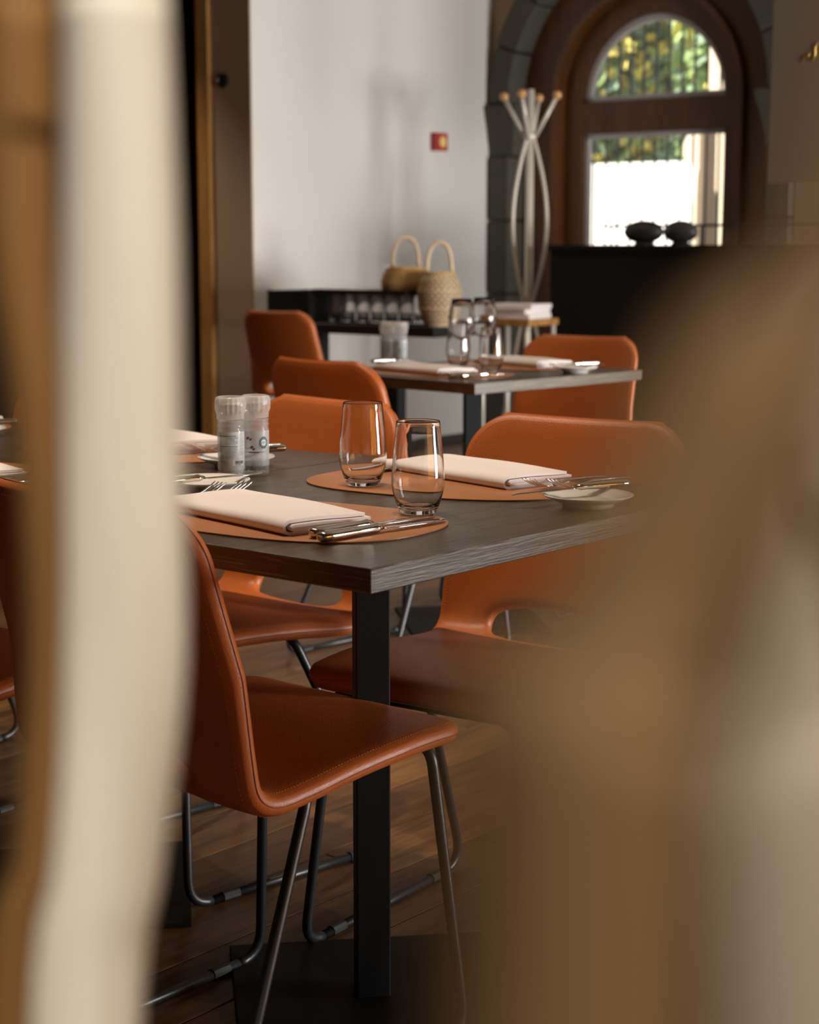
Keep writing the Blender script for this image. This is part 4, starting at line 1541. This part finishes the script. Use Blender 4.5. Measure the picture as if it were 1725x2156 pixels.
for i in range(3):
    a = PI / 2 + i * 2 * PI / 3
    ca, sa = math.cos(a), math.sin(a)
    path = []
    for k in range(25):
        t = k / 24
        q = 0.016 + 0.080 * math.sin(PI * t)
        path.append((ca * q, sa * q, 0.80 + 0.84 * t))
    vv, ff = tube(path, 0.0095, 8)
    mk('bowed_rod', vv, ff, 'chrome', cs)
    vv, ff = tube([(ca * 0.02, sa * 0.02, 0.80), (ca * 0.12, sa * 0.12, 0.35), (ca * 0.19, sa * 0.19, 0.012)], 0.0095, 8)
    mk('foot', vv, ff, 'chrome', cs)
for i in range(4):
    a = PI * i / 2 + 1.187
    ca, sa = math.cos(a), math.sin(a)
    vv, ff = tube([(ca * 0.02, sa * 0.02, 1.62), (ca * 0.130, sa * 0.130, 1.815)], 0.0105, 8)
    arm = mk('arm', vv, ff, 'chrome', cs)
    vv, ff = lathe([(0.0, -0.022), (0.012, -0.018), (0.020, -0.008), (0.022, 0.0), (0.020, 0.010), (0.012, 0.019), (0.0, 0.022)], 16)
    vv = [(x + ca * 0.136, y + sa * 0.136, z + 1.828) for x, y, z in vv]
    mk('ball', vv, ff, 'ball_wood', arm)
for z in (0.80, 1.635):
    vv, ff = lathe([(0.028, -0.012), (0.030, -0.008), (0.030, 0.008), (0.028, 0.012)], 20)
    vv = [(x, y, zz + z) for x, y, zz in vv]
    mk('collar', vv, ff, 'chrome', cs)
tag(cs, 'silver coat stand with bowed rods and wooden balls on its arms, before the door', 'coat stand')
# counter with rail and pebbles
ct = empty('bar_counter', RL(6.9, 4.84), -HEAD)
MB().box(0.0, 2.6, 0.02, 0.40, 0.0, 1.085).build('front_panel', 'counter', ct)
MB().box(-0.005, 2.6, 0.0, 0.42, 1.085, 1.110).build('counter_top', 'counter', ct, bevel=0.003, seg=1)
vv, ff = tube([(0.06, 0.39, 1.20), (1.35, 0.39, 1.20)], 0.006, 8)
mk('rail', vv, ff, 'steel_black', ct)
for x in (0.10, 0.6, 1.3):
    vv, ff = tube([(x, 0.39, 1.11), (x, 0.39, 1.20)], 0.006, 8)
    mk('rail_post', vv, ff, 'steel_black', ct)
tag(ct, 'tall black bar counter in front of the arched door', 'counter')
def pebble(x, y, sx, sz, mat, label):
    o = empty('pebble_ornament', RL(6.9, 4.84, 1.1101) + Vector((x * -LX + y * RX, x * -LY + y * RY, 0)), -HEAD)
    vv, ff = lathe([(0.0, -1.0)] + [(math.cos(PI * (-0.5 + k / 14)), math.sin(PI * (-0.5 + k / 14))) for k in range(1, 14)] + [(0.0, 1.0)], 32)
    vv = [(px * sx, py * sx * 0.55, pz * sz + sz + 0.006) for px, py, pz in vv]
    mk('stone', vv, ff, mat, o)
    vv, ff = lathe([(0.045, 0.0), (0.045, 0.004), (0.036, 0.012), (0.030, 0.016)], 24)
    mk('stand', vv, ff, 'pebble_dark', o, True, 0.6)
    return tag(o, label, 'ornament', 'oval stone ornaments')
pebble(0.435, 0.15, 0.103, 0.053, 'pebble_dark', 'dark oval stone ornament on the counter, the left and darker one')
pebble(0.555, 0.28, 0.090, 0.053, 'pebble_grey', 'grey oval stone ornament on the counter, partly behind the darker one')
# hanging panel above the counter
hp = empty('hanging_panel', RL(6.95, 3.72, 1.375), -HEAD)
MB().box(0.0, 1.3, 0.0, 0.06, 0.0, CEIL - 1.375 - 0.001).build('board', 'panel', hp, bevel=0.004, seg=1)
mb = MB()
for pts in ([(0.155, 0.50), (0.165, 0.525), (0.175, 0.515), (0.185, 0.535)], [(0.20, 0.50), (0.212, 0.53), (0.208, 0.555), (0.222, 0.575)]):
    vv, ff = tube([(x, -0.004, z) for x, z in pts], 0.005, 6)
    mb.add(vv, ff)
mb.build('gold_mark', 'gold', hp, True)
tag(hp, 'beige board hanging over the counter with a small gold mark', 'panel')
# fire call point on the white wall
fa = empty('fire_call_point', RL(7.62, W_L, 1.615), PI + PHI)
MB().box(-0.047, 0.047, 0.0, 0.05, 0.0, 0.095).build('housing', 'alarm_red', fa, bevel=0.004, seg=2)
vv, ff = lathe([(0.026, 0.0), (0.026, 0.004), (0.022, 0.006)], 28)
vv = [(x, 0.05 + z, 0.0475 + y * 1.2) for x, y, z in vv]
mk('window', vv, [q[::-1] for q in ff], 'alarm_glow', fa)
tag(fa, 'small red fire call point with a yellow centre on the white wall', 'alarm')

# ------------------------------------------------------------------ upright branches of the divider, close to the camera
def sight(px, py, Y):
    a, b = (px - 862.5) / F_PX, (1078 - py) / F_PX
    c, s = math.cos(PITCH), math.sin(PITCH)
    t = Y / (c + b * s)
    return Vector((a * t, Y, CAM_H + (-s + b * c) * t)), t
def branch(marks, Y, mat, label, seed):
    rr_ = random.Random(seed)
    pts, rads = [], []
    for px, py, w in marks:
        p, t = sight(px, py, Y)
        pts.append(p)
        rads.append(w / 2 * t / F_PX)
    a, b = pts[0], pts[-1]
    dt = (pts[0] - pts[1]).normalized(); db = (pts[-1] - pts[-2]).normalized()
    up, ur, lo, lr = [], [], [], []
    for k in (4, 3, 2, 1):
        z = a.z + (CEIL - 0.005 - a.z) * k / 4
        q = a + dt * ((z - a.z) / max(dt.z, 0.3)) * 0.5
        up.append(Vector((q.x + rr_.uniform(-.006, .006), q.y + rr_.uniform(-.004, .004), z)))
        ur.append(rads[0] * (1 - 0.08 * k))
    for k in (1, 2, 3, 4):
        z = b.z + (0.0 - b.z) * k / 4
        q = b + db * ((z - b.z) / min(db.z, -0.3)) * 0.35
        lo.append(Vector((q.x, q.y + rr_.uniform(-.004, .004), z)))
        lr.append(rads[-1] * (1 + 0.04 * k))
    P, Rr = up + pts + lo, ur + rads + lr
    # smooth
    n = 8
    path, rad = [], []
    for i in range(len(P) - 1):
        p0, p1, p2, p3 = P[max(i - 1, 0)], P[i], P[i + 1], P[min(i + 2, len(P) - 1)]
        for k in range(n):
            t = k / n
            path.append(0.5 * ((2 * p1) + (p2 - p0) * t + (2 * p0 - 5 * p1 + 4 * p2 - p3) * t * t + (3 * p1 - p0 - 3 * p2 + p3) * t ** 3))
            rad.append(Rr[i] * (1 - t) + Rr[i + 1] * t)
    path.append(P[-1]); rad.append(Rr[-1])
    vv, ff = tube(path, rad, 20)
    base = Vector((P[-1].x, P[-1].y, 0))
    o = mk('driftwood_branch', [Vector(q) - base for q in vv], ff, mat)
    o.location = base
    return tag(o, label, 'branch', 'upright branches of the divider')
branch([(240, -60, 220), (242, 0, 225), (250, 500, 255), (248, 900, 272), (242, 1400, 300), (190, 1800, 310), (135, 2200, 320)], 0.46, 'driftwood',
       'thick pale driftwood branch standing upright, the blurred one left of the tables', 1)
branch([(30, -60, 170), (32, 0, 170), (40, 500, 160), (80, 900, 110), (95, 1400, 80), (70, 1800, 90), (10, 2200, 110)], 0.40, 'driftwood_umber',
       'thinner brown driftwood branch peeping out left of the pale one', 2)
branch([(1830, 300, 250), (1605, 700, 275), (1405, 1100, 330), (1285, 1500, 420), (1195, 2200, 570)], 0.118, 'driftwood_brown',
       'brown driftwood branch very close and blurred, leaning across the right side', 3)
branch([(1960, 300, 310), (1780, 600, 310), (1640, 900, 315), (1595, 1200, 340), (1600, 1500, 390), (1660, 2200, 450)], 0.20, 'driftwood_tan',
       'pale tan driftwood branch at the right edge, blurred behind the brown one', 4)

# ------------------------------------------------------------------ warm ceiling spots
def ceiling_spot(r, l, power):
    o = empty('ceiling_lamp', RL(r, l, CEIL))
    struct(o)
    vv, ff = lathe([(0.05, 0.0), (0.055, -0.01), (0.055, -0.10), (0.045, -0.10), (0.040, -0.02), (0.0, -0.02)], 24)
    mk('housing', vv, [q[::-1] for q in ff], 'black', o)
    ld = bpy.data.lights.new('bulb', 'SPOT')
    ld.energy = power
    ld.color = (1.0, 0.80, 0.62)
    ld.spot_size = math.radians(84)
    ld.spot_blend = 0.6
    ld.shadow_soft_size = 0.025
    lo = bpy.data.objects.new('bulb', ld)
    lo.parent = o
    lo.location = (0, 0, -0.07)
    COL.objects.link(lo)
for r, l, p in [(1.90, 1.63, 90), (1.90, 2.32, 80), (1.90, 3.02, 80), (3.99, 3.15, 90), (5.75, 5.0, 60), (5.4, 7.0, 120)]:
    ceiling_spot(r, l, p)

# unseen lamp added to brighten only the near branches
branch_fill = struct(empty('ceiling_lamp', (0.40, -0.70, CEIL)))
vv, ff = lathe([(0.012, 0.0), (0.012, -0.38), (0.03, -0.40), (0.075, -0.42), (0.075, -0.60), (0.070, -0.60), (0.068, -0.44), (0.0, -0.43)], 28)
mk('housing', vv, [q[::-1] for q in ff], 'black', branch_fill)
ld = bpy.data.lights.new('bulb', 'SPOT')
ld.energy = 270
ld.color = (1.0, 0.94, 0.85)
ld.spot_size = math.radians(103)
ld.spot_blend = 0.12
ld.shadow_soft_size = 0.04
lo = bpy.data.objects.new('bulb', ld)
lo.parent = branch_fill
lo.location = (0, 0, -0.55)
COL.objects.link(lo)
